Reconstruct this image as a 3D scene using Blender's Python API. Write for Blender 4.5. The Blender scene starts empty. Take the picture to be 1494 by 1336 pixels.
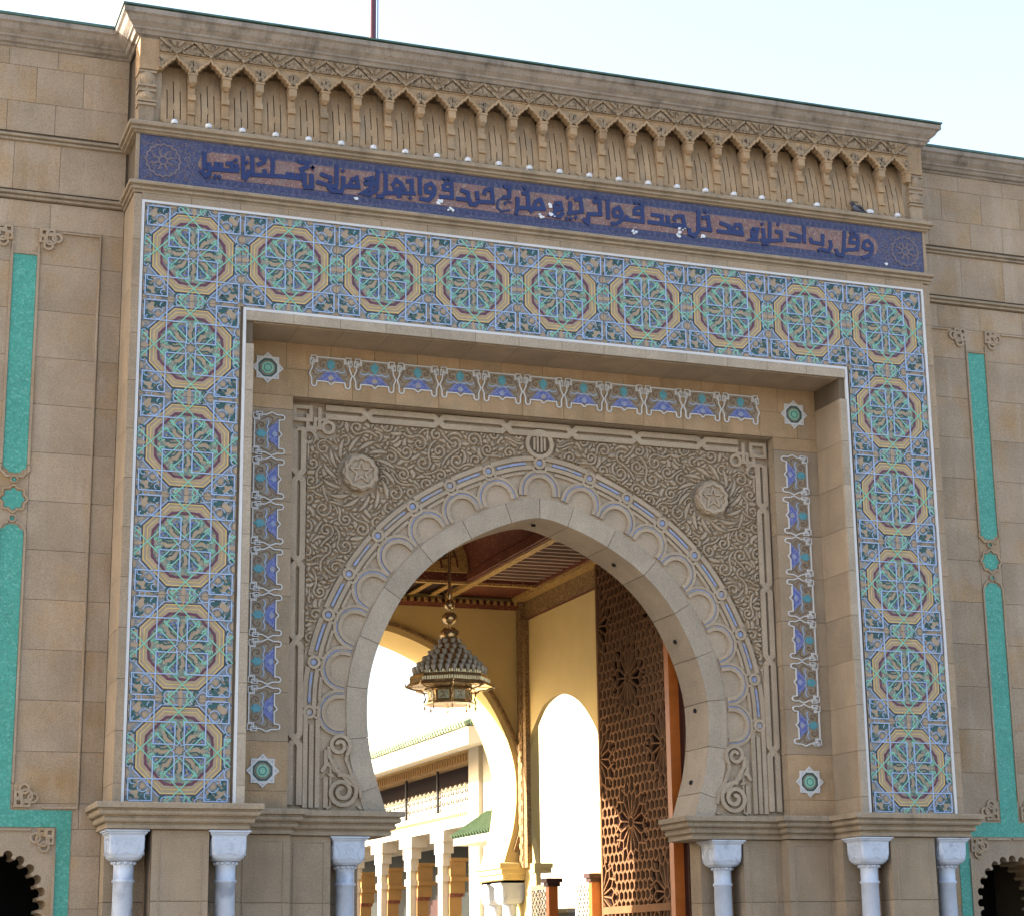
import bpy, math, random
import numpy as np
from mathutils import Matrix, Vector
random.seed(7)
R = math.radians
C = bpy.context.scene.collection
ZO = 10.36                       # height of the medallion row above the ground; builders work relative to it

# ---------------------------------------------------------------- camera
yaw, pit, rol = R(20.12), R(14.19), R(-0.72)
Fv = Vector((math.sin(yaw)*math.cos(pit), math.cos(yaw)*math.cos(pit), math.sin(pit)))
Rv = Vector((math.cos(yaw), -math.sin(yaw), 0)); Uv = Rv.cross(Fv)
R2 = Rv*math.cos(rol) + Uv*math.sin(rol); U2 = -Rv*math.sin(rol) + Uv*math.cos(rol)
cd = bpy.data.cameras.new('camera'); cam = bpy.data.objects.new('camera', cd); C.objects.link(cam)
m = Matrix((R2, U2, -Fv)).transposed().to_4x4(); m.translation = (-9.402, -23.678, -8.714+ZO)
cam.matrix_world = m
cd.sensor_width = 36; cd.sensor_fit = 'HORIZONTAL'; cd.lens = 2893.0/1494*36
cd.clip_start = 0.5; cd.clip_end = 2000
sc = bpy.context.scene; sc.camera = cam

# ---------------------------------------------------------------- light
sund = Vector((-4.95, 1.85, 2.22)).normalized()
el = math.asin(sund.z); az = math.atan2(sund.x, sund.y)
W = bpy.data.worlds.new('World'); sc.world = W; W.use_nodes = True
nt = W.node_tree; bg = nt.nodes['Background']
sk = nt.nodes.new('ShaderNodeTexSky'); sk.sky_type = 'NISHITA'; sk.sun_disc = False
sk.sun_elevation = el; sk.sun_rotation = az; sk.air_density = 1.0; sk.dust_density = 4.5; sk.ozone_density = 0.6
nt.links.new(sk.outputs[0], bg.inputs[0]); bg.inputs[1].default_value = 0.15
sl = bpy.data.lights.new('sun', 'SUN'); so = bpy.data.objects.new('sun', sl); C.objects.link(so)
sl.energy = 5.0; sl.angle = R(0.5); sl.color = (1.0, .93, .82)
so.rotation_euler = (-sund).to_track_quat('-Z', 'Y').to_euler(); so.location = (-30, 20, 40)
sc.view_settings.view_transform = 'Standard'; sc.view_settings.look = 'None'
sc.view_settings.exposure = 2.3; sc.view_settings.gamma = 1; sc.view_settings.use_curve_mapping = False

# ---------------------------------------------------------------- materials
def mat(name, col, rough=.8, var=.12, vscale=2.0, grain=.0, gscale=60, bump=0.0, rnd=0.0, col2=None, c2scale=1.2, c2lo=.5, c2hi=.7,
        streak=None, streak_amt=.5, metal=0, spec=.3, specks=None, spscale=30, sphi=.12, emit=None):
    M = bpy.data.materials.new(name); M.use_nodes = True; n = M.node_tree.nodes; l = M.node_tree.links
    b = n['Principled BSDF']; b.inputs['Roughness'].default_value = rough; b.inputs['Metallic'].default_value = metal
    b.inputs['Specular IOR Level'].default_value = spec
    g = n.new('ShaderNodeNewGeometry'); pos = g.outputs['Position']
    oi = n.new('ShaderNodeObjectInfo')
    if rnd > 0:
        a = n.new('ShaderNodeVectorMath'); a.operation = 'ADD'
        s = n.new('ShaderNodeMath'); s.operation = 'MULTIPLY'; s.inputs[1].default_value = 37.0
        l.new(oi.outputs['Random'], s.inputs[0]); l.new(pos, a.inputs[0]); l.new(s.outputs[0], a.inputs[1]); pos = a.outputs[0]
    def noise(scale, det=4, src=None, rough_=.55):
        t = n.new('ShaderNodeTexNoise'); t.inputs['Scale'].default_value = scale; t.inputs['Detail'].default_value = det
        t.inputs['Roughness'].default_value = rough_; l.new(src or pos, t.inputs['Vector']); return t.outputs['Fac']
    def ramp(src, lo, hi):
        r = n.new('ShaderNodeMapRange'); r.inputs['From Min'].default_value = lo; r.inputs['From Max'].default_value = hi
        l.new(src, r.inputs['Value']); return r.outputs[0]
    def mix(fac, a, b_, mode='MIX'):
        x = n.new('ShaderNodeMix'); x.data_type = 'RGBA'; x.blend_type = mode
        if isinstance(fac, (int, float)): x.inputs['Factor'].default_value = fac
        else: l.new(fac, x.inputs['Factor'])
        for v, i in ((a, 6), (b_, 7)):
            if isinstance(v, tuple): x.inputs[i].default_value = (*v, 1)
            else: l.new(v, x.inputs[i])
        return x.outputs[2]
    c = tuple(col)
    if col2: c = mix(ramp(noise(c2scale, 5), c2lo, c2hi), c, tuple(col2))
    if streak:
        mp = n.new('ShaderNodeMapping'); mp.inputs['Scale'].default_value = (3.0, 3.0, .35); l.new(g.outputs['Position'], mp.inputs[0])
        f = ramp(noise(1.6, 6, mp.outputs[0], .65), .5, .72)
        f2 = n.new('ShaderNodeMath'); f2.operation = 'MULTIPLY'; f2.inputs[1].default_value = streak_amt; l.new(f, f2.inputs[0])
        c = mix(f2.outputs[0], c, tuple(streak))
    def scalecol(c, src, lo, hi):
        r = n.new('ShaderNodeMapRange'); r.inputs['To Min'].default_value = lo; r.inputs['To Max'].default_value = hi
        l.new(src, r.inputs['Value'])
        cc = n.new('ShaderNodeCombineColor'); [l.new(r.outputs[0], cc.inputs[i]) for i in range(3)]
        return mix(1.0, c, cc.outputs[0], 'MULTIPLY')
    if var: c = scalecol(c, ramp(noise(vscale, 6, None, .6), .3, .7), 1-var, 1+var)
    if grain: c = scalecol(c, ramp(noise(gscale, 2, g.outputs['Position']), .3, .7), 1-grain, 1+grain)
    if rnd: c = scalecol(c, oi.outputs['Random'], 1-rnd, 1+rnd)
    if specks:
        v = n.new('ShaderNodeTexVoronoi'); v.inputs['Scale'].default_value = spscale; l.new(g.outputs['Position'], v.inputs['Vector'])
        k = n.new('ShaderNodeSeparateColor'); l.new(v.outputs['Color'], k.inputs[0])
        th = n.new('ShaderNodeMath'); th.operation = 'LESS_THAN'; th.inputs[1].default_value = sphi; l.new(k.outputs[0], th.inputs[0])
        c = mix(th.outputs[0], c, tuple(specks))
        c = scalecol(c, k.outputs[1], .82, 1.18)
    if isinstance(c, tuple): b.inputs['Base Color'].default_value = (*c, 1)
    else: l.new(c, b.inputs['Base Color'])
    if bump:
        bp = n.new('ShaderNodeBump'); bp.inputs['Strength'].default_value = bump; bp.inputs['Distance'].default_value = .02
        l.new(noise(gscale*.35, 6, g.outputs['Position'], .7), bp.inputs['Height']); l.new(bp.outputs[0], b.inputs['Normal'])
    return M
M = {}
ST = dict(rough=.9, grain=.17, gscale=75, bump=.6, spec=.15)
M['stone'] = mat('sandstone', (0.267, 0.204, 0.142), var=.14, vscale=1.6, rnd=.06, col2=(0.240, 0.192, 0.142), c2scale=1.1, streak=(0.184, 0.146, 0.104), streak_amt=.4, **ST)
M['wing'] = mat('wing_sandstone', (0.291, 0.224, 0.160), var=.17, vscale=1.1, rnd=.045, col2=(0.296, 0.192, 0.099), c2scale=1.2, c2lo=.5, c2hi=.75, streak=(0.357, 0.296, 0.238), streak_amt=.5, **ST)
M['joint'] = mat('stone_joint', (0.107, 0.081, 0.056), var=.1, rough=.95)
M['stone_grey'] = mat('carved_stone', (0.311, 0.248, 0.183), var=.12, vscale=2.2, rnd=.03, streak=(0.240, 0.189, 0.139), streak_amt=.3, **ST)
M['stone_pale'] = mat('arch_stone', (0.301, 0.252, 0.195), var=.12, vscale=2, rnd=.07, streak=(0.224, 0.187, 0.148), streak_amt=.35, **ST)
M['stone_warm'] = mat('warm_stone', (0.301, 0.208, 0.125), var=.18, vscale=2.5, rnd=.05, col2=(0.255, 0.196, 0.133), c2scale=1.6, streak=(0.224, 0.140, 0.070), streak_amt=.5, **ST)
M['cornice'] = mat('weathered_cornice', (0.240, 0.206, 0.174), var=.2, vscale=3, streak=(0.087, 0.075, 0.064), streak_amt=.75, **ST)
M['string'] = mat('weathered_moulding', (0.260, 0.206, 0.148), var=.15, vscale=3, streak=(0.143, 0.120, 0.087), streak_amt=.6, **ST)
M['green_cap'] = mat('green_glazed_cap', (.05, .095, .075), rough=.55, var=.35, vscale=6)
M['teal'] = mat('turquoise_tile', (.05, .24, .19), rough=.5, var=.08, specks=(.085, .28, .23), spscale=48, sphi=.2)
M['marble'] = mat('white_marble', (.40, .44, .52), rough=.45, var=.09, vscale=5, col2=(.27, .30, .37), c2scale=3.5, c2lo=.55, c2hi=.68, grain=.04)
M['t_base'] = mat('tile_periwinkle', (.14, .168, .205), rough=.4, var=.25, vscale=6, specks=(.25, .20, .15), spscale=42, sphi=.42)
M['t_disc'] = mat('tile_disc', (.125, .165, .14), rough=.4, var=.25, vscale=6, specks=(.26, .21, .15), spscale=45, sphi=.42)
M['t_sand'] = mat('tile_sand', (.275, .21, .145), rough=.6, var=.12, vscale=7)
M['t_yellow'] = mat('tile_yellow', (.45, .32, .12), rough=.4, var=.12, vscale=8)
M['t_ochre'] = mat('tile_ochre', (.265, .215, .16), rough=.5, var=.12, vscale=8)
M['t_maroon'] = mat('tile_maroon', (.10, .03, .055), rough=.4, var=.15)
M['t_blue'] = mat('tile_light_blue', (.245, .33, .49), rough=.35, var=.12, vscale=9)
M['t_green'] = mat('tile_sea_green', (.165, .37, .29), rough=.35, var=.15, vscale=9)
M['t_dark'] = mat('tile_dark_green', (.022, .07, .07), rough=.4, var=.3)
M['t_white'] = mat('tile_white', (.45, .45, .46), rough=.45, var=.08)
M['band_blue'] = mat('inscription_blue', (.038, .042, .10), rough=.45, var=.15, vscale=8, specks=(.08, .078, .12), spscale=70, sphi=.3)
M['band_pink'] = mat('inscription_rose', (.155, .083, .078), rough=.55, var=.16, vscale=3, col2=(.13, .10, .095), c2scale=4, specks=(.21, .155, .13), spscale=60, sphi=.2)
M['carved_warm'] = mat('deep_carved_stone', (0.250, 0.187, 0.125), var=.2, vscale=9, specks=(0.112, 0.083, 0.056), spscale=38, sphi=.18, rough=.9, bump=1.0, gscale=110)
M['band_motif'] = mat('band_motif', (.13, .10, .115), rough=.5, var=.15)
M['ink'] = mat('letter_blue', (.012, .020, .085), rough=.35, var=.15)
M['indigo'] = mat('border_indigo', (.03, .033, .09), rough=.4, var=.2)
M['m_blue'] = mat('motif_blue', (.075, .10, .30), rough=.4, var=.2, vscale=20, specks=(.15, .16, .33), spscale=60, sphi=.3)
M['m_teal'] = mat('motif_teal', (.07, .22, .27), rough=.4, var=.2, vscale=20)
M['m_vine'] = mat('motif_brown', (.13, .08, .05), rough=.6, var=.2)
M['inlay_blue'] = mat('arch_blue_inlay', (.20, .235, .36), rough=.5, var=.22, vscale=12, col2=(.26, .22, .18), c2scale=6, c2lo=.5, c2hi=.65)
M['yellow_wall'] = mat('yellow_plaster', (.56, .425, .18), rough=.85, var=.05, bump=.15, gscale=80)
M['hall_trim'] = mat('carved_plaster', (.26, .165, .07), rough=.85, var=.2, vscale=14, specks=(.14, .08, .03), spscale=55, sphi=.35, bump=.4)
M['wood_red'] = mat('painted_ceiling_wood', (.12, .032, .018), rough=.6, var=.2, specks=(.24, .12, .045), spscale=42, sphi=.07)
M['wood_dark'] = mat('dark_board', (.022, .008, .006), rough=.6, var=.2)
M['slat'] = mat('ceiling_slat', (.30, .20, .15), rough=.6, var=.15)
M['gold'] = mat('gilded_beam', (.42, .27, .09), rough=.5, var=.15, vscale=12, specks=(.22, .12, .04), spscale=48, sphi=.2)
M['lattice'] = mat('brown_lattice_wood', (.155, .08, .04), rough=.85, spec=.05, var=.15, vscale=8)
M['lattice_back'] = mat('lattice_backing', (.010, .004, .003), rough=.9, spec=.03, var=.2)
M['orange_wood'] = mat('varnished_orange_wood', (.30, .08, .012), rough=.4, var=.15, vscale=5)
M['brass'] = mat('aged_brass', (.58, .43, .24), rough=.25, var=.35, vscale=30, metal=.8)
M['glass_cup'] = mat('frosted_grey_glass', (.40, .385, .35), rough=.2, var=.15, spec=.6)
M['lamp_glass'] = mat('lamp_pane', (.42, .45, .34), rough=.25, var=.3, vscale=18, spec=.6)
M['void'] = mat('unlit_room', (.002, .002, .002), rough=.9)
M['black'] = mat('black_metal', (.012, .011, .012), rough=.5, var=.1)
M['white'] = mat('white_globe', (.50, .52, .56), rough=.25, var=.03)
M['pole'] = mat('painted_pole', (.10, .035, .05), rough=.5, var=.1)
M['ground'] = mat('plaza_paving', (.20, .18, .15), rough=.85, var=.1, vscale=.6)
M['hall_floor'] = mat('hall_floor', (.20, .165, .12), rough=.35, var=.06)
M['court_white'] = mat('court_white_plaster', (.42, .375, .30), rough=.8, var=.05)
M['court_tan'] = mat('court_tan_stone_shade', (.24, .135, .045), rough=.85, var=.1)
M['canopy_green'] = mat('green_canopy_tile', (.05, .085, .04), rough=.4, var=.25, vscale=5)
M['roof_green'] = mat('green_roof_tile', (.17, .22, .13), rough=.4, var=.25, vscale=5)
M['pigeon_grey'] = mat('pigeon_grey', (.07, .085, .12), rough=.6, var=.3, vscale=30)
M['pigeon_dark'] = mat('pigeon_dark', (.018, .02, .03), rough=.5, var=.3)
M['pigeon_foot'] = mat('pigeon_foot', (.35, .08, .06), rough=.5)
M['green_arcade_shade'] = mat('green_door_in_shade', (.0015, .004, .002), rough=.6)  # green wall and doors, arcade shade put into the near-black colour
M['door_red'] = mat('dark_red_door', (.03, .006, .004), rough=.6)

# ---------------------------------------------------------------- mesh helpers
class MB:
    def __init__(s): s.v = []; s.f = []
    def add(s, vs, fs):
        k = len(s.v); s.v += [tuple(p) for p in vs]; s.f += [tuple(i+k for i in f) for f in fs]; return s
    def box(s, x0, x1, y0, y1, z0, z1):
        return s.add([(x0,y0,z0),(x1,y0,z0),(x1,y1,z0),(x0,y1,z0),(x0,y0,z1),(x1,y0,z1),(x1,y1,z1),(x0,y1,z1)],
              [(3,2,1,0),(4,5,6,7),(0,1,5,4),(1,2,6,5),(2,3,7,6),(3,0,4,7)])
    def prism(s, poly, a0, a1, axis='y', back=True):
        """poly in the two other coordinates; extruded from a0 to a1"""
        n = len(poly)
        def P(p, a):
            return (p[0], a, p[1]) if axis == 'y' else ((a, p[0], p[1]) if axis == 'x' else (p[0], p[1], a))
        vs = [P(p, a0) for p in poly] + [P(p, a1) for p in poly]
        fs = [tuple(range(n))] + ([tuple(range(2*n-1, n-1, -1))] if back else []) + [(i, i+n, (i+1) % n+n, (i+1) % n) for i in range(n)]
        return s.add(vs, fs)
    def ribbon(s, pts, w, yf, yb, closed=False, taper=.86, clip=None, axis='y'):
        """raised strip along pts (2-D), front at yf, base at yb; axis: normal axis"""
        n = len(pts)
        ws = w if isinstance(w, (list, tuple)) else [w]*n
        L = []
        for i, p in enumerate(pts):
            a = pts[i-1] if (closed or i > 0) else None
            b = pts[(i+1) % n] if (closed or i < n-1) else None
            d1 = _dir(a, p) if a is not None else None; d2 = _dir(p, b) if b is not None else None
            if d1 is None: d1 = d2
            if d2 is None: d2 = d1
            nx, ny = -(d1[1]+d2[1]), d1[0]+d2[0]; q = math.hypot(nx, ny)
            if q < 1e-4: nx, ny, q = -d1[1], d1[0], 1
            nx /= q; ny /= q
            k = min(1/max(.35, -nx*d1[1]+ny*d1[0]), 2.2)
            L.append((nx*k, ny*k))
        def P(p, y): return (p[0], y, p[1]) if axis == 'y' else ((y, p[0], p[1]) if axis == 'x' else (p[0], p[1], y))
        if clip is not None:
            for i in range(n if closed else n-1):
                j = (i+1) % n; h = ws[i]*.5; g = ws[j]*.5
                q = [(pts[i][0]-L[i][0]*h, pts[i][1]-L[i][1]*h), (pts[j][0]-L[j][0]*g, pts[j][1]-L[j][1]*g),
                     (pts[j][0]+L[j][0]*g, pts[j][1]+L[j][1]*g), (pts[i][0]+L[i][0]*h, pts[i][1]+L[i][1]*h)]
                q = clip_poly(q, clip)
                if len(q) >= 3: s.prism(q, yf, yb, axis, back=False)
            return s
        vs = []
        for i, p in enumerate(pts):
            h = ws[i]*.5
            for (k, y) in ((-1, yb), (-taper, yf), (taper, yf), (1, yb)):
                vs.append(P((p[0]+L[i][0]*h*k, p[1]+L[i][1]*h*k), y))
        fs = []
        for i in range(n if closed else n-1):
            j = (i+1) % n
            for k in range(3): fs.append((i*4+k, j*4+k, j*4+k+1, i*4+k+1))
        if not closed: fs += [(0, 1, 2, 3), (n*4-1, n*4-2, n*4-3, n*4-4)]
        return s.add(vs, fs)
    def lathe(s, cx, cy, prof, n=24, zo=0):
        k = len(prof); vs = []
        for i in range(n):
            a = 2*math.pi*i/n
            for r, z in prof: vs.append((cx+r*math.cos(a), cy+r*math.sin(a), z+zo))
        fs = [(i*k+j, ((i+1) % n)*k+j, ((i+1) % n)*k+j+1, i*k+j+1) for i in range(n) for j in range(k-1)]
        return s.add(vs, fs)
    def tube(s, pts, r, n=8):
        rs = r if isinstance(r, (list, tuple)) else [r]*len(pts)
        P = [Vector(p) for p in pts]; vs = []; prev = Vector((0, 0, 1))
        for i, p in enumerate(P):
            t = (P[min(i+1, len(P)-1)]-P[max(i-1, 0)]).normalized()
            a = t.cross(prev)
            if a.length < .05: a = t.cross(Vector((1, .3, 0)))
            a.normalize(); b = t.cross(a)
            for k in range(n):
                q = 2*math.pi*k/n; vs.append(tuple(p+(a*math.cos(q)+b*math.sin(q))*rs[i]))
        m_ = len(P)
        fs = [(i*n+k, i*n+(k+1) % n, (i+1)*n+(k+1) % n, (i+1)*n+k) for i in range(m_-1) for k in range(n)]
        fs += [tuple(range(n-1, -1, -1)), tuple(range((m_-1)*n, m_*n))]
        return s.add(vs, fs)
    def sweep(s, path, prof, sgn=1):
        """profile (d, z) carried along a plan polyline with mitred corners"""
        n = len(path); k = len(prof); vs = []
        for i, p in enumerate(path):
            d1 = _dir(path[i-1], p) if i > 0 else None; d2 = _dir(p, path[i+1]) if i < n-1 else None
            if d1 is None: d1 = d2
            if d2 is None: d2 = d1
            n1 = (d1[1], -d1[0]); n2 = (d2[1], -d2[0])
            mx, my = n1[0]+n2[0], n1[1]+n2[1]; q = mx*n1[0]+my*n1[1]
            mx /= q; my /= q
            for d, z in prof: vs.append((p[0]+mx*d*sgn, p[1]+my*d*sgn, z))
        fs = [(i*k+j, (i+1)*k+j, (i+1)*k+j+1, i*k+j+1) for i in range(n-1) for j in range(k-1)]
        return s.add(vs, fs)
    def mesh(s, name, mt, smooth=False):
        me = bpy.data.meshes.new(name); me.from_pydata(s.v, [], s.f); me.validate(); me.update()
        if mt: me.materials.append(mt)
        if smooth: me.polygons.foreach_set('use_smooth', [True]*len(me.polygons))
        return me
def _dir(a, b):
    dx, dy = b[0]-a[0], b[1]-a[1]; q = math.hypot(dx, dy) or 1e-9; return (dx/q, dy/q)
def clip_poly(poly, h):
    for ax, sg in ((0, 1), (0, -1), (1, 1), (1, -1)):
        out = []
        for i, p in enumerate(poly):
            q = poly[i-1]; ip = sg*p[ax] <= h; iq = sg*q[ax] <= h
            if ip != iq:
                t = (sg*h-q[ax])/(p[ax]-q[ax]); out.append((q[0]+(p[0]-q[0])*t, q[1]+(p[1]-q[1])*t))
            if ip: out.append(p)
        poly = out
        if len(poly) < 3: return []
    return poly
def rect(x0, x1, z0, z1): return [(x0, z0), (x1, z0), (x1, z1), (x0, z1)]
def ngon(cx, cz, r, n, a0=0): return [(cx+r*math.cos(a0+2*math.pi*i/n), cz+r*math.sin(a0+2*math.pi*i/n)) for i in range(n)]
def arc(cx, cz, r, a0, a1, n=10): return [(cx+r*math.cos(a0+(a1-a0)*i/n), cz+r*math.sin(a0+(a1-a0)*i/n)) for i in range(n+1)]

class Thing:
    """an Empty at the thing's base; parts are given in scene coordinates relative to ZO"""
    def __init__(s, name, label, cat, base=(0, 0, 0), group=None):
        o = bpy.data.objects.new(name, None); C.objects.link(o); o.empty_display_size = .2
        o.location = (base[0], base[1], base[2]+ZO); o['label'] = label; o['category'] = cat
        if group: o['group'] = group
        s.o = o; s.b = Vector(base)
    def part(s, name, mb, mt=None, parent=None, loc=(0, 0, 0), rot=(0, 0, 0), scale=(1, 1, 1), smooth=False, kind=None, label=None):
        me = mb if isinstance(mb, bpy.types.Mesh) else mb.mesh(name, mt, smooth)
        o = bpy.data.objects.new(name, me); C.objects.link(o); o.parent = parent or s.o
        o.location = Vector(loc) - (Vector((0, 0, 0)) if parent else s.b); o.rotation_euler = rot; o.scale = scale
        if kind: o['kind'] = kind
        if label: o['label'] = label
        return o
    def split(s, name, mb, mt, **k):
        """every connected piece of mb becomes a part of its own"""
        par = list(range(len(mb.v)))
        def fd(i):
            while par[i] != i: par[i] = par[par[i]]; i = par[i]
            return i
        for f in mb.f:
            a = fd(f[0])
            for i in f[1:]: par[fd(i)] = a
        comp = {}
        for f in mb.f: comp.setdefault(fd(f[0]), []).append(f)
        out = []
        for fs in comp.values():
            ids = sorted({i for f in fs for i in f}); mp = {i: n for n, i in enumerate(ids)}
            q = MB(); q.v = [mb.v[i] for i in ids]; q.f = [tuple(mp[i] for i in f) for f in fs]
            out.append(s.part(name, q, mt, **k))
        return out
    def grp(s, name, loc=(0, 0, 0), rot=(0, 0, 0), scale=(1, 1, 1), parent=None, label=None):
        o = bpy.data.objects.new(name, None); C.objects.link(o); o.parent = parent or s.o; o.empty_display_size = .1
        o.location = Vector(loc) - (Vector((0, 0, 0)) if parent else s.b); o.rotation_euler = rot; o.scale = scale
        if label: o['label'] = label
        return o
def struct(name, mb, mt, z=ZO, kind='structure'):
    o = bpy.data.objects.new(name, mb.mesh(name, mt)); C.objects.link(o); o.location.z = z; o['kind'] = kind; return o

CUBE = {}
def block(T, x0, x1, y0, y1, z0, z1, mt='stone', gap=.0025, name='stone_block', g=(1, 1, 1)):
    if mt not in CUBE: CUBE[mt] = MB().box(-.5, .5, -.5, .5, -.5, .5).mesh('stone_block', M[mt])
    gx, gy, gz = gap*g[0], gap*g[1], gap*g[2]
    return T.part(name, CUBE[mt], loc=((x0+x1)/2, (y0+y1)/2, (z0+z1)/2), scale=(x1-x0-2*gx, y1-y0-2*gy, z1-z0-2*gz))
def courses(T, x0, x1, zs, yf, mt='stone', w=.9, th=.04, rnd=.25, y=None):
    """blocks on a wall facing -y"""
    for i in range(len(zs)-1):
        a, b = zs[i], zs[i+1]; n = max(1, round((x1-x0)/w)); xs = [x0]
        for k in range(1, n): xs.append(x0+(x1-x0)*(k+(.25 if i % 2 else -.25)*(n > 1)+random.uniform(-rnd, rnd)*.5)/n)
        xs.append(x1)
        for k in range(len(xs)-1): block(T, xs[k], xs[k+1], yf+random.uniform(0, .003), yf+th, min(a, b), max(a, b), mt, g=(1, 0, 1))

# ---------------------------------------------------------------- arch curve (half: apex -> springing), measured at the site
HALF = [(0,-2.90),(.14,-2.918),(.29,-2.955),(.58,-3.055),(.86,-3.18),(1.16,-3.345),(1.46,-3.555),(1.74,-3.82),(1.98,-4.14),(2.19,-4.54),(2.325,-4.9),(2.40,-5.24),(2.42,-5.56),(2.405,-5.9),(2.345,-6.28),(2.255,-6.58),(2.165,-6.86)]
def catmull(P, n=5):
    out = []
    for i in range(len(P)-1):
        p0 = P[max(i-1, 0)]; p1 = P[i]; p2 = P[i+1]; p3 = P[min(i+2, len(P)-1)]
        for k in range(n):
            t = k/n
            out.append(tuple(.5*((2*p1[j])+(-p0[j]+p2[j])*t+(2*p0[j]-5*p1[j]+4*p2[j]-p3[j])*t*t+(-p0[j]+3*p1[j]-3*p2[j]+p3[j])*t**3) for j in (0, 1)))
    return out+[P[-1]]
HC = catmull(HALF)
def offs(P, d):
    out = []
    for i, p in enumerate(P):
        a = P[max(i-1, 0)]; b = P[min(i+1, len(P)-1)]; t = _dir(a, b)
        if i == 0: nx, nz = 0, 1.0
        else: nx, nz = -t[1], t[0]
        out.append((p[0]+nx*d, p[1]+nz*d))
    return out
def full(P): return [(-x, z) for x, z in P[::-1]][:-1]+P
AL = [0]
for i in range(1, len(HC)): AL.append(AL[-1]+math.dist(HC[i-1], HC[i]))
def at(s):
    """point and outward normal of the intrados at arclength s from the apex (signed)"""
    q = abs(s); i = 0
    while i < len(AL)-2 and AL[i+1] < q: i += 1
    t = (q-AL[i])/(AL[i+1]-AL[i]); a, b = HC[i], HC[i+1]
    p = (a[0]+(b[0]-a[0])*t, a[1]+(b[1]-a[1])*t); d = _dir(HC[max(i-1, 0)], HC[min(i+2, len(HC)-1)]); n = (-d[1], d[0])
    if q < .15: k = q/.15; n = (n[0]*k, n[1]*k+(1-k)); h = math.hypot(*n); n = (n[0]/h, n[1]/h)
    return (p, n) if s >= 0 else ((-p[0], p[1]), (-n[0], n[1]))

# ================================================================= setting
g = MB().box(-400, 400, -400, 400, -12, -10.36); struct('ground', g, M['ground'])
f = MB().box(-2.6, 2.6, -.2, 9.95, -10.35, -10.33); struct('hall_floor', f, M['hall_floor'])

# ================================================================= the gate
G = Thing('monumental_gate', 'tall sandstone gate with colourful star mosaic frame and a pointed horseshoe arch', 'gate', (0, 0, -10.36))
core = MB()
core.box(-5.74, 5.74, .02, 2.6, -.80, 1.69); core.box(-5.74, 5.74, .31, 2.6, 1.69, 2.88); core.box(-5.74, 5.74, .02, 2.6, 2.88, 3.18)   # lintel mass
for s in (-1, 1): core.box(min(s*4.21, s*5.74), max(s*4.21, s*5.74), .02, 1.66, -6.9, -.80)
# recessed frame wall, opening of the carved panel
core.prism([(-4.21,-6.9),(-4.21,-.8),(4.21,-.8),(4.21,-6.9),(3.51,-6.9),(3.51,-1.55),(-3.51,-1.55),(-3.51,-6.9)], .735, .945)
ic = full([(x, z) for x, z in offs(HC, .04)])
core.prism([(-4.2,-7.0),(-4.2,-1.0),(4.2,-1.0),(4.2,-7.0)]+[(2.205,-7.0)]+ic[::-1]+[(-2.205,-7.0)], .945, 1.66)
G.part('wall_core', core, M['joint'])
G.part('panel_ground', MB().prism([(-3.51,-6.88),(-3.51,-1.54),(3.51,-1.54),(3.51,-6.88)]+offs(full(HC), -.03)[::-1] if False else
       [(-3.51,-6.88),(-3.51,-1.54),(3.51,-1.54),(3.51,-6.88),(2.2,-6.88)]+[(x, z) for x, z in ic[::-1]]+[(-2.2,-6.88)], .93, .944), M['stone_grey'])

# --- plain ashlar of the frames
zs = [.735, .12, -.495, -1.11, -1.725, -2.34, -2.955, -3.57, -4.185, -4.8, -5.415, -6.03, -6.645, -6.87]
for s in (-1, 1):
    for i in range(len(zs)-1):
        z1, z0 = zs[i], zs[i+1]
        block(G, min(s*5.675, s*5.77), max(s*5.675, s*5.77), -.02, .03, z0, z1, g=(0, 0, 1))
        block(G, min(s*5.745, s*5.77), max(s*5.745, s*5.77), .03, .76, z0, z1, g=(0, 0, 1))        # flank
        if z1 < -.6:
            t1 = min(z1, -.80)
            if t1 > z0:
                block(G, min(s*4.20, s*4.30), max(s*4.20, s*4.30), -.02, .03, z0, t1, 'stone_pale', g=(0, 0, 1))
                block(G, min(s*4.20, s*4.215), max(s*4.20, s*4.215), .03, .735, z0, t1, 'stone', g=(0, 1, 1))   # reveal
                block(G, min(s*3.50, s*4.20), max(s*3.50, s*4.20), .72, .745, z0, min(t1, -1.54) if z0 < -1.54 else t1, 'stone_warm' if (i > 10 or z1 > -1.6) else 'stone', g=(1, 0, 1)) if z0 < -1.54 else None
                if z0 < -1.54: block(G, min(s*3.50, s*3.515), max(s*3.50, s*3.515), .745, .93, z0, min(t1, -1.54), 'stone', g=(0, 1, 1))
n = 18
for k in range(n):
    x0 = -5.675+11.35*k/n; x1 = x0+11.35/n
    block(G, x0, x1, -.02, .03, .665, .75, g=(1, 0, 0))
n = 14
for k in range(n):
    x0 = -4.30+8.6*k/n; x1 = x0+8.6/n
    block(G, x0, x1, -.02, .03, -.80, -.675, 'stone_pale', g=(1, 0, 0))
    x0 = -4.2+8.4*k/n; x1 = x0+8.4/n
    block(G, x0, x1, .03, .73, -.815, -.80, 'stone', g=(1, 0, 0), name='soffit_stone')
    block(G, x0, x1, .72, .745, -1.17, -.815, 'stone_warm', g=(1, 0, 1))
    x0 += .3*(k > 0); x1 = -4.2+8.4*(k+1)/n+.3*(k < n-1)
    block(G, x0, x1, .72, .745, -1.54, -1.17, 'stone_warm', g=(1, 0, 1))
for k in range(10):
    x0 = -3.5+.7*k; block(G, x0, x0+.7, .745, .93, -1.555, -1.54, 'stone', g=(1, 0, 0), name='soffit_stone')

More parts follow.
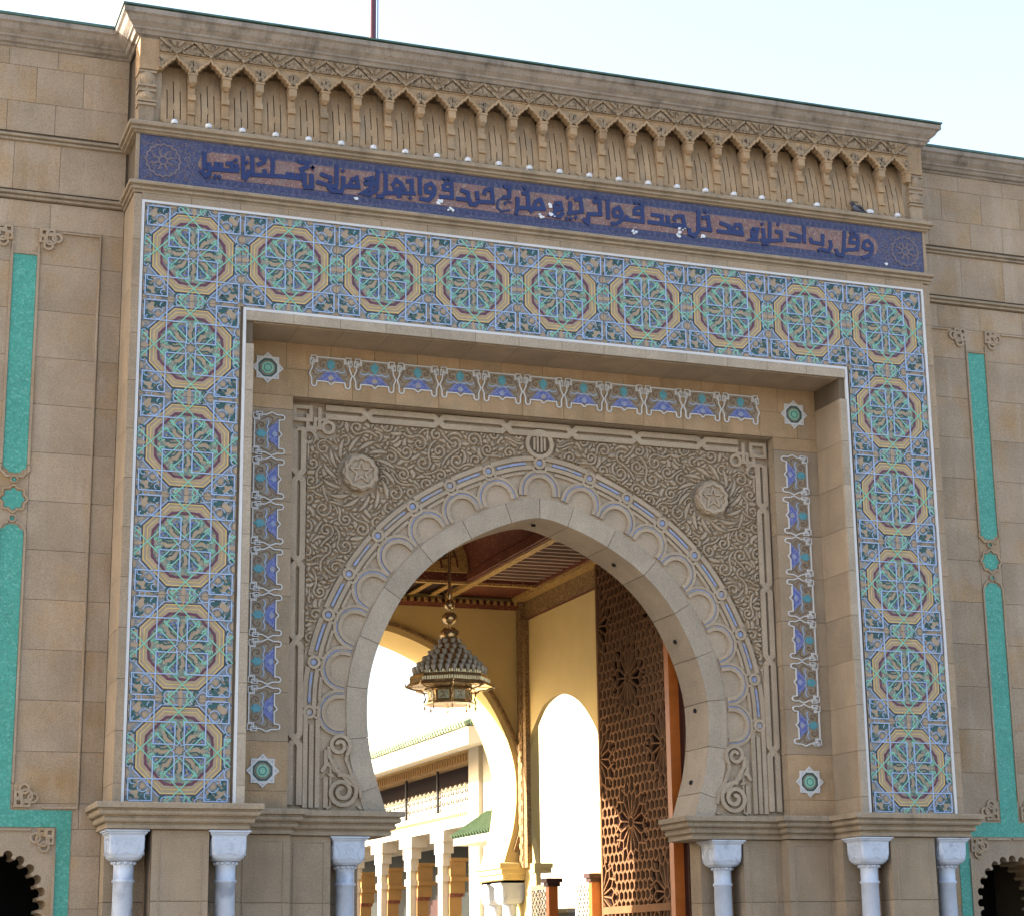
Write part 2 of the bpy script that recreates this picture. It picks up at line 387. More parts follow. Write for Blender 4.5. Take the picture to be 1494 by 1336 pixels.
# --- white tile borders of the mosaic
wb = MB()
wb.prism(rect(-5.672,-5.635,-6.86,.665), -.016, .02); wb.prism(rect(5.635,5.672,-6.86,.665), -.016, .02); wb.prism(rect(-5.635,5.635,.63,.665), -.016, .02)
for s in (-1, 1): wb.prism(rect(min(s*4.303,s*4.34), max(s*4.303,s*4.34), -6.86, -.635), -.017, .02)
wb.prism(rect(-4.303,4.303,-.672,-.635), -.017, .02)
G.split('tile_border', wb, M['t_white'])

# --- one mosaic square (1.25 m), built once and repeated
c = 1.25; H = .5*c-.002
def S(p): return [(x*c, z*c) for x, z in p]
base = MB().prism(rect(-H, H, -H, H), .012, .03)
ring = MB()
def octo(mb, r, w, y): mb.ribbon(S(ngon(0, 0, r/math.cos(math.pi/8), 8, math.pi/8)), w*c, y, .012, closed=True, taper=.95)
mm = {}
def newm(k): mm[k] = MB(); return mm[k]
disc = newm('medallion_field'); disc.prism(S(ngon(0, 0, .318/math.cos(math.pi/8), 8, math.pi/8)), .0075, .0125)
b_ = newm('ochre_band'); octo(b_, .375, .075, .006); 
b_ = newm('sand_band'); octo(b_, .345, .032, .003)
b_ = newm('yellow_octagon'); octo(b_, .405, .012, -.001); octo(b_, .368, .010, .002)
b_ = newm('maroon_octagon')
P_ = []
for i in range(32):
    a = 2*math.pi*i/32; rr = .318/math.cos(((a+math.pi/8) % (math.pi/4))-math.pi/8)+(.006 if i % 2 else -.006); P_.append((rr*math.cos(a), rr*math.sin(a)))
b_.ribbon(S(P_), .024*c, 0, .012, closed=True, taper=.95)
b_ = newm('octagon_outline'); octo(b_, .419, .006, .003)
b_ = newm('lavender_octagon'); octo(b_, .436, .010, .004)
sand = newm('sand_inlay'); eps = [0]
def lozenge(mb, cx, cz, l, w, a, y=.002):
    eps[0] = (eps[0]+1) % 9; y = y+eps[0]*.0004
    p = [(l/2, 0), (l*.28, w/2), (-l*.28, w/2), (-l/2, 0), (-l*.28, -w/2), (l*.28, -w/2)]
    q = [(cx+x*math.cos(a)-z*math.sin(a), cz+x*math.sin(a)+z*math.cos(a)) for x, z in p]
    q = clip_poly(S(q), H)
    if len(q) > 2: mb.prism(q, y, .012, back=False)
def star(mb, cx, cz, r, y=.001, a0=0):
    eps[0] = (eps[0]+1) % 9; y = y+eps[0]*.0004
    q = [(cx+(r if i % 2 == 0 else r*.62)*math.cos(a0+i*math.pi/8), cz+(r if i % 2 == 0 else r*.62)*math.sin(a0+i*math.pi/8)) for i in range(16)]
    q2 = clip_poly(S(q), H)
    if len(q2) > 2: mb.prism(q2, y, .012, back=False)
dark = newm('dark_scroll'); teal = newm('sea_green_scroll'); blu = newm('blue_scroll')
def curl(mb, cx, cz, r, a0, a1, w, y=.003):
    eps[0] = (eps[0]+1) % 9
    mb.ribbon(S(arc(cx, cz, r, a0, a1, 6)), w*c, y-eps[0]*.0004, .012, clip=H)
star(sand, 0, 0, .045)
for k in range(8):
    a = k*math.pi/4
    lozenge(sand, .155*math.cos(a), .155*math.sin(a), .13, .060, a)
    for s in (-1, 1):
        curl(dark, .20*math.cos(a+s*.30), .20*math.sin(a+s*.30), .042, a+s*1.3, a+s*3.6, .020)
        curl(blu, .22*math.cos(a+s*.40), .22*math.sin(a+s*.40), .03, a+s*.5, a+s*3.4, .013)
        curl(teal, .262*math.cos(a+s*.22), .262*math.sin(a+s*.22), .026, a+s*3.0, a+s*6.6, .012)
    curl(dark, .245*math.cos(a), .245*math.sin(a), .05, a+2.2, a+4.1, .02)
    lozenge(sand, .285*math.cos(a+.39), .285*math.sin(a+.39), .045, .04, a+.39)
for sx in (-1, 1):
    for sz in (-1, 1):
        star(sand, sx*.5, sz*.5, .05); star(sand, sx*.335, sz*.335, .034)
        lozenge(sand, sx*.365, sz*.5, .15, .062, 0); lozenge(sand, sx*.5, sz*.365, .15, .062, math.pi/2); lozenge(sand, sx*.30, sz*.40, .08, .04, .8*sx*sz); lozenge(sand, sx*.40, sz*.30, .08, .04, .8*sx*sz); lozenge(sand, sx*.12, sz*.455, .07, .045, 0); lozenge(sand, sx*.455, sz*.12, .045, .07, 0)
        star(sand, sx*.215, sz*.5, .045); star(sand, sx*.5, sz*.215, .045)
        a = math.atan2(sz, sx); lozenge(sand, sx*.405, sz*.405, .12, .07, a+math.pi/2); 
        curl(dark, sx*.335, sz*.42, .035, 0, 3.6, .022); curl(dark, sx*.42, sz*.335, .035, 2, 6, .022)
        curl(dark, sx*.45, sz*.45, .03, 0, 4, .018); curl(dark, sx*.45, sz*.30, .03, 1, 5, .02); curl(dark, sx*.30, sz*.45, .03, 3, 7, .02)
        curl(teal, sx*.09, sz*.47, .032, 0, 5, .012); curl(teal, sx*.47, sz*.09, .032, 0, 5, .012)
        curl(dark, sx*.15, sz*.455, .022, 0, 4, .02); curl(dark, sx*.455, sz*.15, .022, 0, 4, .02)
ext = newm('extra_scroll')
for sx in (-1, 1):
    for sz in (-1, 1):
        for (u, v, r, a0, a1) in ((.335,.335,.055,.2,2.6),(.335,.335,.055,3.4,5.8),(.40,.48,.03,3,6.5),(.48,.40,.03,0,3.4),(.29,.43,.028,1,4.4),(.43,.29,.028,2,5.4),(.215,.5,.062,3.3,6.1),(.5,.215,.062,1.8,4.5),(.13,.47,.03,1,4.2),(.47,.13,.03,2,5.2)):
            curl(ext, sx*u, sz*v, r, a0*sx*sz, a1*sx*sz, .009, .000)
        for (u, v, du, dv) in ((.30,.40,.07,.07),(.40,.30,.07,.07),(.27,.455,.05,-.04),(.455,.27,-.04,.05)):
            eps[0] = (eps[0]+1) % 9
            dark.ribbon(S([(sx*u, sz*v), (sx*(u+du*.5), sz*(v+dv*.35)), (sx*(u+du), sz*(v+dv))]), .017*c, .001-eps[0]*.0004, .012, clip=H)
for k in range(16):
    a = k*math.pi/8+.2; eps[0] = (eps[0]+1) % 9
    dark.ribbon(S([(.11*math.cos(a), .11*math.sin(a)), (.17*math.cos(a+.12), .17*math.sin(a+.12)), (.24*math.cos(a-.05), .24*math.sin(a-.05))]), .014*c, .001-eps[0]*.0004, .012, clip=H)
    curl(teal, .285*math.cos(a), .285*math.sin(a), .02, a, a+4.5, .010, .001)
for k in range(4):
    a = k*math.pi/2; lozenge(sand, .463*math.cos(a), .463*math.sin(a), .10, .042, a)
blue = newm('light_blue_strapwork'); green = newm('sea_green_strapwork')
def straps(mb, rot, y, w):
    ca, sa = math.cos(rot), math.sin(rot); i = 0
    for sx in (-1, 1):
        for sz in (-1, 1):
            for pl in ([(.04,.06),(.25,.06),(.25,.475),(.47,.475)], [(.475,.47),(.475,.27),(.045,.27),(.045,.065)]):
                i += 1; q = [((x*sx*ca-z*sz*sa)*c, (x*sx*sa+z*sz*ca)*c) for x, z in pl]
                mb.ribbon(q, w*c, y-i*.0004, .012, clip=H, taper=.9)
straps(green, math.pi/4, -.005, .012); straps(blue, 0, -.010, .011)
blue.ribbon(S([((.075 if i % 2 == 0 else .052)*math.cos(i*math.pi/8), (.075 if i % 2 == 0 else .052)*math.sin(i*math.pi/8)) for i in range(16)]), .009*c, -.0135, .012, closed=True)
TM = {'medallion_field': 't_disc', 'ochre_band': 't_ochre', 'sand_band': 't_sand', 'yellow_octagon': 't_yellow', 'maroon_octagon': 't_maroon',
      'octagon_outline': 'indigo', 'lavender_octagon': 't_blue', 'extra_scroll': 't_blue', 'sand_inlay': 't_sand', 'dark_scroll': 't_dark', 'blue_scroll': 'm_blue', 'sea_green_scroll': 't_green', 'light_blue_strapwork': 't_blue', 'sea_green_strapwork': 't_green'}
MANY = ('extra_scroll', 'sand_inlay', 'dark_scroll', 'blue_scroll', 'sea_green_scroll', 'light_blue_strapwork', 'sea_green_strapwork', 'yellow_octagon')
base_m = base.mesh('mosaic_square', M['t_base']); subm = {k: v.mesh(k, M[TM[k]]) for k, v in mm.items()}
cells = [(i-4, 0) for i in range(9)]+[(s*4, -j) for s in (-1, 1) for j in range(1, 6)]
for (i, j) in cells:
    p = G.part('mosaic_square', base_m, loc=(i*c, 0, j*c))
    for k, me in subm.items(): G.part(k, me, parent=p, kind='stuff' if k in MANY else None)
for s in (-1, 1):                                                  # narrow foot of the mosaic legs
    G.part('mosaic_foot', MB().prism(rect(s*5-.63, s*5+.63, -6.865, -6.877+.0), .012, .03), M['t_base'])

# --- cornice and string courses of the gate (returns run back to the wings)
PB = [(-5.77, .75), (-5.77, 0), (5.77, 0), (5.77, .75)]
G.part('cornice', MB().sweep(PB, [(0, 3.19), (.25, 3.185), (.25, 3.12), (.215, 3.10), (.18, 3.04), (.12, 2.99), (.12, 2.965), (.09, 2.95), (.07, 2.91), (.03, 2.90), (.02, 2.87), (0, 2.865)]), M['cornice'])
G.part('green_tile_edge', MB().sweep(PB, [(0, 3.235), (.265, 3.228), (.265, 3.205), (0, 3.188)]), M['green_cap'])
G.part('upper_moulding', MB().sweep(PB, [(-.02, 1.715), (.09, 1.705), (.112, 1.685), (.108, 1.645), (.065, 1.636), (.062, 1.625), (.08, 1.615), (.078, 1.592), (.04, 1.584), (.038, 1.562), (-.03, 1.555)]), M['string'])
G.part('lower_moulding', MB().sweep(PB, [(-.03, .915), (.06, .905), (.08, .885), (.076, .855), (.03, .845), (.028, .832), (.05, .822), (.048, .798), (.012, .79), (.010, .78), (.022, .772), (.018, .755), (-.02, .75)]), M['string'])
PL = [(2.165,1.66),(2.165,.945),(3.5,.945),(3.5,.72),(4.2,.72),(4.2,0),(5.77,0),(5.77,.75)]
lp = [(0,-6.862),(.20,-6.872),(.207,-6.885),(.205,-6.938),(.155,-6.945),(.152,-6.958),(.168,-6.97),(.166,-7.0),(.15,-7.018),(.105,-7.026),(.102,-7.04),(.116,-7.052),(.112,-7.08),(.10,-7.096),(.058,-7.104),(.055,-7.118),(.066,-7.128),(.064,-7.17),(.0,-7.178)]
G.part('impost_moulding', MB().sweep(PL, lp), M['string']); G.part('impost_moulding', MB().sweep([(-x, y) for x, y in PL][::-1], lp), M['string'])
cap_plan = PL+[(5.77, 1.66)]
for s in (-1, 1): G.part('impost_bed', MB().prism([(s*x, y) for x, y in cap_plan], -7.178, -6.864, 'z'), M['string'])

# --- stone courses below the imposts, with notches for the columns
PN = [(2.42,1.66),(2.42,1.33),(2.88,1.33),(2.88,.93),(3.45,.93),(3.45,.72),(4.13,.72),(4.13,.45),(4.61,.45),(4.61,0),(5.286,0),(5.286,.45),(5.77,.45),(5.77,1.66)]
zc = [-7.18, -8.0, -8.6, -9.2, -9.8, -10.36]
for s in (-1, 1):
    for i in range(5):
        G.part('stone_course', MB().prism([(s*x, y) for x, y in PN], zc[i+1]+.004, zc[i]-.004, 'z'), M['stone'])
    G.part('course_joint', MB().prism([(s*(x+(.01 if x < 5.7 else -.01)), y+.012) for x, y in PN], -10.36, -7.18, 'z'), M['joint'])
    # shallow sunk margin on the pier faces
    for (xa, xb, yy) in ((4.61, 5.286, 0), (3.45, 4.13, .72), (2.88, 3.45, .93)):
        G.part('pier_fillet', MB().ribbon([(s*(xa+.09), -10.3), (s*(xa+.09), -7.26), (s*(xb-.09), -7.26), (s*(xb-.09), -10.3)], .014, yy-.006, yy), M['stone'])

# --- marble columns
shaft = MB().lathe(0, 0, [(.0,-7.5),(.125,-7.5),(.13,-7.56),(.118,-7.60),(.118,-7.745),(.13,-7.75),(.135,-7.765),(.13,-7.78),(.118,-7.79),(.123,-8.6),(.126,-10.1),(.16,-10.14),(.17,-10.2),(.15,-10.22),(.19,-10.25),(.19,-10.36)], 28)
shaft_m = shaft.mesh('shaft', M['marble'], True)
cp = MB()
levels = [(-7.535,.145,.10),(-7.53,.165,.10),(-7.50,.19,.075),(-7.46,.203,.05),(-7.40,.208,.03),(-7.28,.208,.022),(-7.235,.21,.02)]
vs = []; N = 0
for z, h, r in levels:
    ring_ = []
    for (qx, qy, a0) in ((1,1,0),(-1,1,math.pi/2),(-1,-1,math.pi),(1,-1,1.5*math.pi)):
        ring_ += arc(qx*(h-r), qy*(h-r), r, a0, a0+math.pi/2, 4)
    N = len(ring_); vs += [(x, y, z) for x, y in ring_]
cp.add(vs, [(l*N+i, l*N+(i+1) % N, (l+1)*N+(i+1) % N, (l+1)*N+i) for l in range(len(levels)-1) for i in range(N)]+[tuple(range(N-1,-1,-1))])
# carved scrolls on the four faces of the capital
for k in range(4):
    sub = MB()
    for q in ([(math.cos(t*.55)*.055*(1-t/22)+.0, -7.36+math.sin(t*.55)*.055*(1-t/22)) for t in range(16)], [(-.15,-7.47),(-.11,-7.40),(-.14,-7.33),(-.17,-7.28)], [(.15,-7.47),(.11,-7.40),(.14,-7.33),(.17,-7.28)],
              [(-.07,-7.46),(0,-7.43),(.07,-7.46)], [(-.10,-7.30),(-.05,-7.27),(0,-7.29),(.05,-7.27),(.10,-7.30)]):
        sub.ribbon(q, .016, -.2135, -.207)
    a = k*math.pi/2
    cp.add([(x*math.cos(a)-y*math.sin(a), x*math.sin(a)+y*math.cos(a), z) for x, y, z in sub.v], sub.f)
cap_m = cp.mesh('capital', M['marble'])
ab = MB()
for (h, z0, z1) in ((.232,-7.222,-7.20),(.252,-7.20,-7.181),(.218,-7.236,-7.222)): ab.box(-h, h, -h, h, z0, z1)
ab_m = ab.mesh('abacus', M['marble'])
bead = MB()
for k in range(12):
    a = 2*math.pi*k/12; bead.lathe(.128*math.cos(a), .128*math.sin(a), [(0,-7.535),(.022,-7.542),(.028,-7.555),(.02,-7.575),(0,-7.58)], 8)
bead_m = bead.mesh('necking', M['marble'], True)
for (x, y) in ((-5.575,.212),(-4.368,.190),(-2.64,1.12),(2.64,1.12),(4.368,.190),(5.575,.212)):
    p = G.part('marble_column', shaft_m, loc=(x, y, 0))
    G.part('capital', cap_m, parent=p); G.part('abacus', ab_m, parent=p); G.part('necking', bead_m, parent=p)

# --- voussoirs of the arch
SE = AL[-1]; joints = [0, .42, 1.05, 1.70, 2.38, 3.05, 3.66, 4.28, 4.92, 5.42, SE]
joints = [j for j in joints if j < SE-.2]+[SE]
def vous(s0, s1):
    n = 6; inn, out = [], []
    for i in range(n+1):
        s = s0+(s1-s0)*i/n; p, nn = at(s); w = .275
        inn.append(p); out.append((p[0]+nn[0]*w, p[1]+nn[1]*w))
    poly = inn+out[::-1]
    return MB().prism(poly, .912, 1.66)
for i in range(len(joints)-1):
    for s in (-1, 1): G.part('voussoir', vous(s*(joints[i]+.004), s*(joints[i+1]-.004)), M['stone_pale'])
# little spotlights let into the soffit
sp = MB().lathe(0, 0, [(0, 0), (.03, 0), (.034, .015), (.03, .025), (.028, .005), (0, .004)], 14).mesh('spotlight', M['black'], True)
for s in (.05, 1.35, 2.75, 3.75, 4.75, 5.45):
    for sg in ((1,) if s < .1 else (1, -1)):
        p, nn = at(sg*s); a = math.atan2(-nn[0], -nn[1]) 
        G.part('spotlight', sp, loc=(p[0]-nn[0]*.002, 1.30, p[1]-nn[1]*.002), rot=(0, math.atan2(-nn[0], -nn[1]), 0))

# --- lobed band round the arch
SP = SE/8.62; yb, yf = .935, .893
def offp(s, d): p, nn = at(s); return (p[0]+nn[0]*d, p[1]+nn[1]*d)
s_last = AL[min(range(len(HC)), key=lambda i: abs(HC[i][1]+5.60)+(HC[i][0] < 2)*9)]; knots = [s_last/8*i for i in range(-8, 9)]
rings_m = {}
for i, s in enumerate(knots):
    p, nn = at(s); ang = math.atan2(nn[1], nn[0])
    lob = MB(); bl = MB()
    cx, cz = offp(s, .375)
    def L(r, da): return [(p[0]+nn[0]*.282+ -nn[1]*0, 0)] 
    def horsearc(r):
        a = [(r, -.07)]+arc(0, 0, r, 0, math.pi, 16)+[(-r, -.07)]               # local: y up = outward
        tx, tz = -nn[1], nn[0]                                           # tangent
        return [(cx+q[0]*(-tx)+q[1]*nn[0], cz+q[0]*(-tz)+q[1]*nn[1]) for q in a]
    dy = .004*(i % 2); lob.ribbon(horsearc(.207), .060, yf+dy, yb); lob.ribbon(horsearc(.279), .046, yf+.002+dy, yb)
    bl.ribbon(horsearc(.2465), .019, yf+.014, yb)
    G.split('lobe_moulding', lob, M['stone_grey']); G.part('blue_lobe_inlay', bl, M['inlay_blue'])
    kx, kz = offp(s, .765)
    G.part('knot_ring', MB().ribbon(ngon(kx, kz, .068, 16), .046, yf-.006, yb, closed=True), M['stone_grey'])
    G.part('knot_loop', MB().ribbon([offp(s-.055, .70), offp(s-.06, .665), offp(s-.03, .64), offp(s+.03, .64), offp(s+.06, .665), offp(s+.055, .70)], .034, yf-.004, yb), M['stone_grey'])
    G.part('blue_boss', MB().prism(ngon(kx, kz, .038, 12), yf+.010, yb), M['inlay_blue'])
    if i < len(knots)-1:
        s1, s2 = s+.11, knots[i+1]-.11
        for (d, w, mt, nm, y) in ((.705, .06, 'stone_grey', 'band_moulding', yf), (.832, .07, 'stone_grey', 'band_moulding', yf), (.765, .036, 'inlay_blue', 'blue_band_inlay', yf+.016)):
            pts = [offp(s1-.06*(d != .765)+(s2-s1+.12*(d != .765))*k/5, d) for k in range(6)]
            G.part(nm, MB().ribbon(pts, w, y, yb), M[mt])
        # slot-like fillet between the lobes and the band
        a0 = s+.13; a1 = knots[i+1]-.13; pts = [offp(a0+(a1-a0)*k/4, .635) for k in range(5)]
        G.part('spandrel_fillet', MB().ribbon(pts, .045, yf+.004, yb), M['stone_grey'])
# --- panel border: two interlacing flat bands, straight strips beside the springing, scrolls
bd = MB()
for s in (-1, 1):
    zz = [-1.93, -2.553, -3.69, -4.72, -5.98, -6.80]
    A_, B_ = 3.312, 3.43
    pa, pb_ = [(s*A_, zz[0])], [(s*B_, zz[0])]
    for k, z in enumerate(zz[1:-1]):
        a, b = (A_, B_) if k % 2 == 0 else (B_, A_)
        pa += [(s*a, z+.07), (s*b, z-.07)]; pb_ += [(s*b, z+.07), (s*a, z-.07)]
    pa += [(pa[-1][0], zz[-1])]; pb_ += [(pb_[-1][0], zz[-1])]
    bd.ribbon(pa, .086, .868, yb); bd.ribbon(pb_, .086, .874, yb)
    # corner knot
    bd.ribbon([(s*3.22,-1.63),(s*3.44,-1.63),(s*3.44,-1.80),(s*3.22,-1.80)], .055, .866, yb, closed=True)
    bd.ribbon([(s*3.10,-1.62),(s*3.10,-1.90),(s*3.26,-1.90),(s*3.26,-1.72)], .055, .871, yb)
    bd.ribbon([(s*3.40,-1.93),(s*3.16,-1.93),(s*3.16,-1.78),(s*2.98,-1.78)], .055, .876, yb)
    bd.ribbon(arc(s*3.24, -2.02, .085, 0, 2*math.pi, 14)[:-1], .05, .872, yb, closed=True); bd.ribbon(arc(s*2.98, -1.88, .075, 0, 2*math.pi, 14)[:-1], .05, .878, yb, closed=True)
    for (x, z0, z1) in ((2.965,-6.83,-6.45),(3.075,-6.83,-5.72),(3.155,-6.83,-5.78),(3.235,-6.83,-5.66)):
        bd.ribbon([(s*x, z1), (s*x, z0)], .066, .886 if x != 3.155 else .89, yb)
    bd.ribbon([(s*2.965,-6.10),(s*2.965,-6.30),(s*3.02,-6.38)], .055, .883, yb); bd.ribbon([(s*2.90,-6.12),(s*2.90,-6.83)], .03, .892, yb)
cr = [-2.45, -1.45, -.48, .48, 1.45, 2.45]; A_, B_ = -1.615, -1.735; pa, pb_ = [(-3.02, A_)], [(-3.02, B_)]
for k, x in enumerate(cr):
    a, b = (A_, B_) if k % 2 == 0 else (B_, A_)
    pa += [(x-.07, a), (x+.07, b)]; pb_ += [(x-.07, b), (x+.07, a)]
pa += [(3.02, pa[-1][1])]; pb_ += [(3.02, pb_[-1][1])]
bd.ribbon(pa, .086, .868, yb); bd.ribbon(pb_, .086, .874, yb)
G.split('interlaced_border', bd, M['stone_grey'])
def spiral(cx, cz, r0, r1, turns, a0, sg, n=46):
    return [(cx+sg*(r0+(r1-r0)*i/n)*math.cos(a0+2*math.pi*turns*i/n), cz+(r0+(r1-r0)*i/n)*math.sin(a0+2*math.pi*turns*i/n)) for i in range(n+1)]
for s in (-1, 1):
    sc_ = MB()
    # small volute running down and outwards into the large one
    p1 = spiral(2.79, -6.045, .035, .15, 1.6, .3, 1)[:]; p1 = [(s*x, z) for x, z in p1]
    sc_.ribbon(p1, .052, .872, yb)
    p2 = [(s*x, z) for x, z in spiral(2.755, -6.625, .03, .215, 2.1, 1.2, -1, 60)]
    sc_.ribbon(p2, .06, .866, yb)
    sc_.ribbon([(s*2.93,-6.06),(s*2.915,-6.20),(s*2.82,-6.36),(s*2.66,-6.50),(s*2.58,-6.56)][::1], .05, .876, yb)
    sc_.ribbon([(s*2.66,-6.02),(s*2.70,-6.22),(s*2.62,-6.42),(s*2.52,-6.56),(s*2.50,-6.70)], .045, .88, yb)
    G.split('volute', sc_, M['stone_grey'])
    lf = MB()
    for (x, z, l, w, a) in ((2.86,-6.34,.15,.05,1.0),(2.90,-6.42,.12,.045,.3),(2.80,-6.38,.12,.045,1.8),(2.93,-6.28,.1,.04,1.4),(2.52,-6.82,.08,.04,.5),(2.93,-6.83,.07,.04,2.2)):
        q = [(-l/2, 0), (-l*.1, w/2), (l/2, 0), (-l*.1, -w/2)]
        lf.prism([(s*(x+u*math.cos(a)-v*math.sin(a)), z+u*math.sin(a)+v*math.cos(a)) for u, v in q], .885, yb)
    G.split('volute_leaf', lf, M['stone_grey'])

# --- round bosses with a five-pointed star
for s in (-1, 1):
    cx, cz = s*2.555, -2.475
    pts = []
    for i in range(60):
        a = 2*math.pi*i/60; r = .225+.022*abs(math.sin(a*5.5)); pts.append((cx+r*math.cos(a), cz+r*math.sin(a)))
    bo = G.part('star_boss', MB().prism(pts, .80, yb), M['stone_grey'])
    rim = MB(); rim.ribbon([(cx+(.185+.02*abs(math.sin(2*math.pi*i/50*5)))*math.cos(2*math.pi*i/50), cz+(.185+.02*abs(math.sin(2*math.pi*i/50*5)))*math.sin(2*math.pi*i/50)) for i in range(50)], .05, .772, .80, closed=True)
    G.part('boss_rim', rim, M['stone_grey'], parent=bo, loc=(0, 0, 0))
    stp = [(cx+(.15 if i % 2 == 0 else .06)*math.sin(i*math.pi/5), cz+(.15 if i % 2 == 0 else .06)*math.cos(i*math.pi/5)) for i in range(10)]
    stm = MB().ribbon(stp, .03, .775, .80, closed=True)
    for k in range(5): stm.prism(ngon(cx+.06*math.sin(k*1.2566+.63), cz+.06*math.cos(k*1.2566+.63), .012, 6), .788, .80)
    G.part('five_pointed_star', stm, M['stone_grey'], parent=bo)
# --- central cartouche with three bars
cm = G.part('central_cartouche', MB().prism(ngon(0, -1.875, .155, 28), .90, yb), M['joint'])
q = MB(); q.ribbon(ngon(0, -1.875, .178, 28), .062, .872, yb, closed=True)
G.part('cartouche_ring', q, M['stone_grey'], parent=cm)
q = MB(); 
for x, h in ((-.075, .09), (-.028, .115), (.028, .115), (.075, .09)): q.ribbon([(x, -1.875-h), (x, -1.875+h)], .032, .876, .90)
G.split('cartouche_bar', q, M['stone_grey'], parent=cm)

# --- arabesque carving: tendrils, spirals and leaves packed without touching
def arabesque():
    rng = random.Random(11); h = .0078
    X = np.arange(0, 3.30, h); Z = np.arange(-6.0, -1.76, h); nx, nz = len(X), len(Z)
    gx, gz = np.meshgrid(X, Z, indexing='ij')
    d = np.full(gx.shape, 9.0); P = np.array(HC)
    for i in range(len(P)-1):
        a, b = P[i], P[i+1]; ab_ = b-a; t = np.clip(((gx-a[0])*ab_[0]+(gz-a[1])*ab_[1])/(ab_@ab_), 0, 1)
        d = np.minimum(d, np.hypot(gx-a[0]-t*ab_[0], gz-a[1]-t*ab_[1]))
    region = (d > .885) & (gx < 3.262) & (gz < -1.785) & (gz > -5.75)
    region &= ~((gx > 2.86) & (gz > -2.02)) 
    # keep only what lies outside the arch band (above / right of it)
    inside = np.zeros_like(region)
    region &= (np.hypot(gx-2.555, gz+2.475) > .285) & (np.hypot(gx, gz+1.875) > .235)
    # interior of the opening is nearer than .885 only at the rim: cut by height of the curve
    xs_ = P[:, 0]; top = np.interp(np.clip(gx, 0, 2.42), xs_[:np.argmax(xs_)+1], P[:np.argmax(xs_)+1, 1])
    region &= ~((gx < 2.42) & (gz < top)); region &= ~((gx < 2.9) & (gz < -5))
    blocked = ~region; mask = np.zeros_like(region)
    # soft frame rib along the edge of the field
    def stamp_stroke(pts, ws, gap=.0125):
        cells = []; 
        for (x, z), w in zip(pts, ws):
            r = w*.5; R_ = r+gap
            i0, i1 = max(0, int((x-R_)/h)), min(nx, int((x+R_)/h)+2); j0, j1 = max(0, int((z-R_-Z[0])/h)), min(nz, int((z+R_-Z[0])/h)+2)
            if i0 >= i1 or j0 >= j1: continue
            dd = np.hypot(gx[i0:i1, j0:j1]-x, gz[i0:i1, j0:j1]-z)
            cells.append((i0, i1, j0, j1, dd, r, R_))
        if not cells: return
        hit = 0; tot = 0
        for (i0, i1, j0, j1, dd, r, R_) in cells:
            m_ = (dd <= r); tot += m_.sum(); hit += (m_ & blocked[i0:i1, j0:j1]).sum()
        if tot == 0 or hit > .72*tot: return
        for (i0, i1, j0, j1, dd, r, R_) in cells: mask[i0:i1, j0:j1] |= (dd <= r) & ~blocked[i0:i1, j0:j1]
        for (i0, i1, j0, j1, dd, r, R_) in cells: blocked[i0:i1, j0:j1] |= (dd <= R_)
    idx = np.argwhere(region); pts = []
    def pick(): i, j = idx[rng.randrange(len(idx))]; return float(X[i]), float(Z[j])
    # radiating leaves round the boss
    for k in range(14):
        a = 2*math.pi*k/14+.2
        stamp_stroke([(2.555+(.31+.2*t/9)*math.cos(a+.5*t/9), -2.475+(.31+.2*t/9)*math.sin(a+.5*t/9)) for t in range(10)], [.022+.034*math.sin(math.pi*t/9) for t in range(10)])
    seeds = []
    for _ in range(5000):
        x, z = pick()
        if all(math.hypot(x-a, z-b) > .225 for a, b in seeds): seeds.append((x, z))
    for (x, z) in seeds:                                             # spirals with a long tail
        r0 = rng.uniform(.07, .105); a0 = rng.uniform(0, 6.28); sg = rng.choice((-1, 1)); n_ = 46
        pl = []; w_ = []
        for t in range(n_):
            u = t/n_; r = r0*(u**.85)+.012; a = a0+sg*u*2*math.pi*1.35; pl.append((x+r*math.cos(a), z+r*math.sin(a))); w_.append(.038 if t < 3 else .029)
        px, pz = pl[-1]; ang = math.atan2(pl[-1][1]-pl[-2][1], pl[-1][0]-pl[-2][0]); cv = -sg*rng.uniform(1.5, 7)
        for t in range(rng.randint(14, 34)):
            ang += cv*.0105; px += .0105*math.cos(ang); pz += .0105*math.sin(ang); pl.append((px, pz)); w_.append(.030)
        stamp_stroke(pl, w_)
    for rnd_, (n_, l0, l1, w0, w1) in enumerate(((900, .16, .30, .022, .044), (2200, .09, .17, .020, .038), (3200, .05, .09, .016, .030))):
        for _ in range(n_):                                          # curved leaves of falling size
            x, z = pick(); i, j = int(x/h), int((z-Z[0])/h)
            if blocked[min(i, nx-1), min(j, nz-1)]: continue
            l = rng.uniform(l0, l1); ang = rng.choice((0, .7, 1.57, 2.3, 3.14, 3.9, 4.7, 5.5))+rng.uniform(-.5, .5); cv = rng.uniform(-11, 11); wm = rng.uniform(w0, w1)
            n2 = int(l/.0085)+2; pl = []; w_ = []
            for t in range(n2):
                pl.append((x, z)); w_.append(.016+wm*math.sin(math.pi*min(1, (t+1)/n2*.9+.08))**.8); ang += cv*.0085; x += .0085*math.cos(ang); z += .0085*math.sin(ang)
            stamp_stroke(pl, w_, .0115)
    f = mask.astype(float)
    g2 = f.copy()
    for ax in (0, 1): g2 = (np.roll(g2, 1, ax)+g2*2+np.roll(g2, -1, ax))/4
    hgt = np.clip((g2-.2)*2.1, 0, 1)
    keep = region.copy()
    ki = np.argwhere(keep[:-1, :-1] & keep[1:, :-1] & keep[1:, 1:] & keep[:-1, 1:])
    vid = -np.ones(gx.shape, int); used = np.zeros_like(region)
    for a, b in ((0, 0), (1, 0), (1, 1), (0, 1)): used[ki[:, 0]+a, ki[:, 1]+b] = True
    vid[used] = np.arange(used.sum())
    yv = .934-.062*hgt
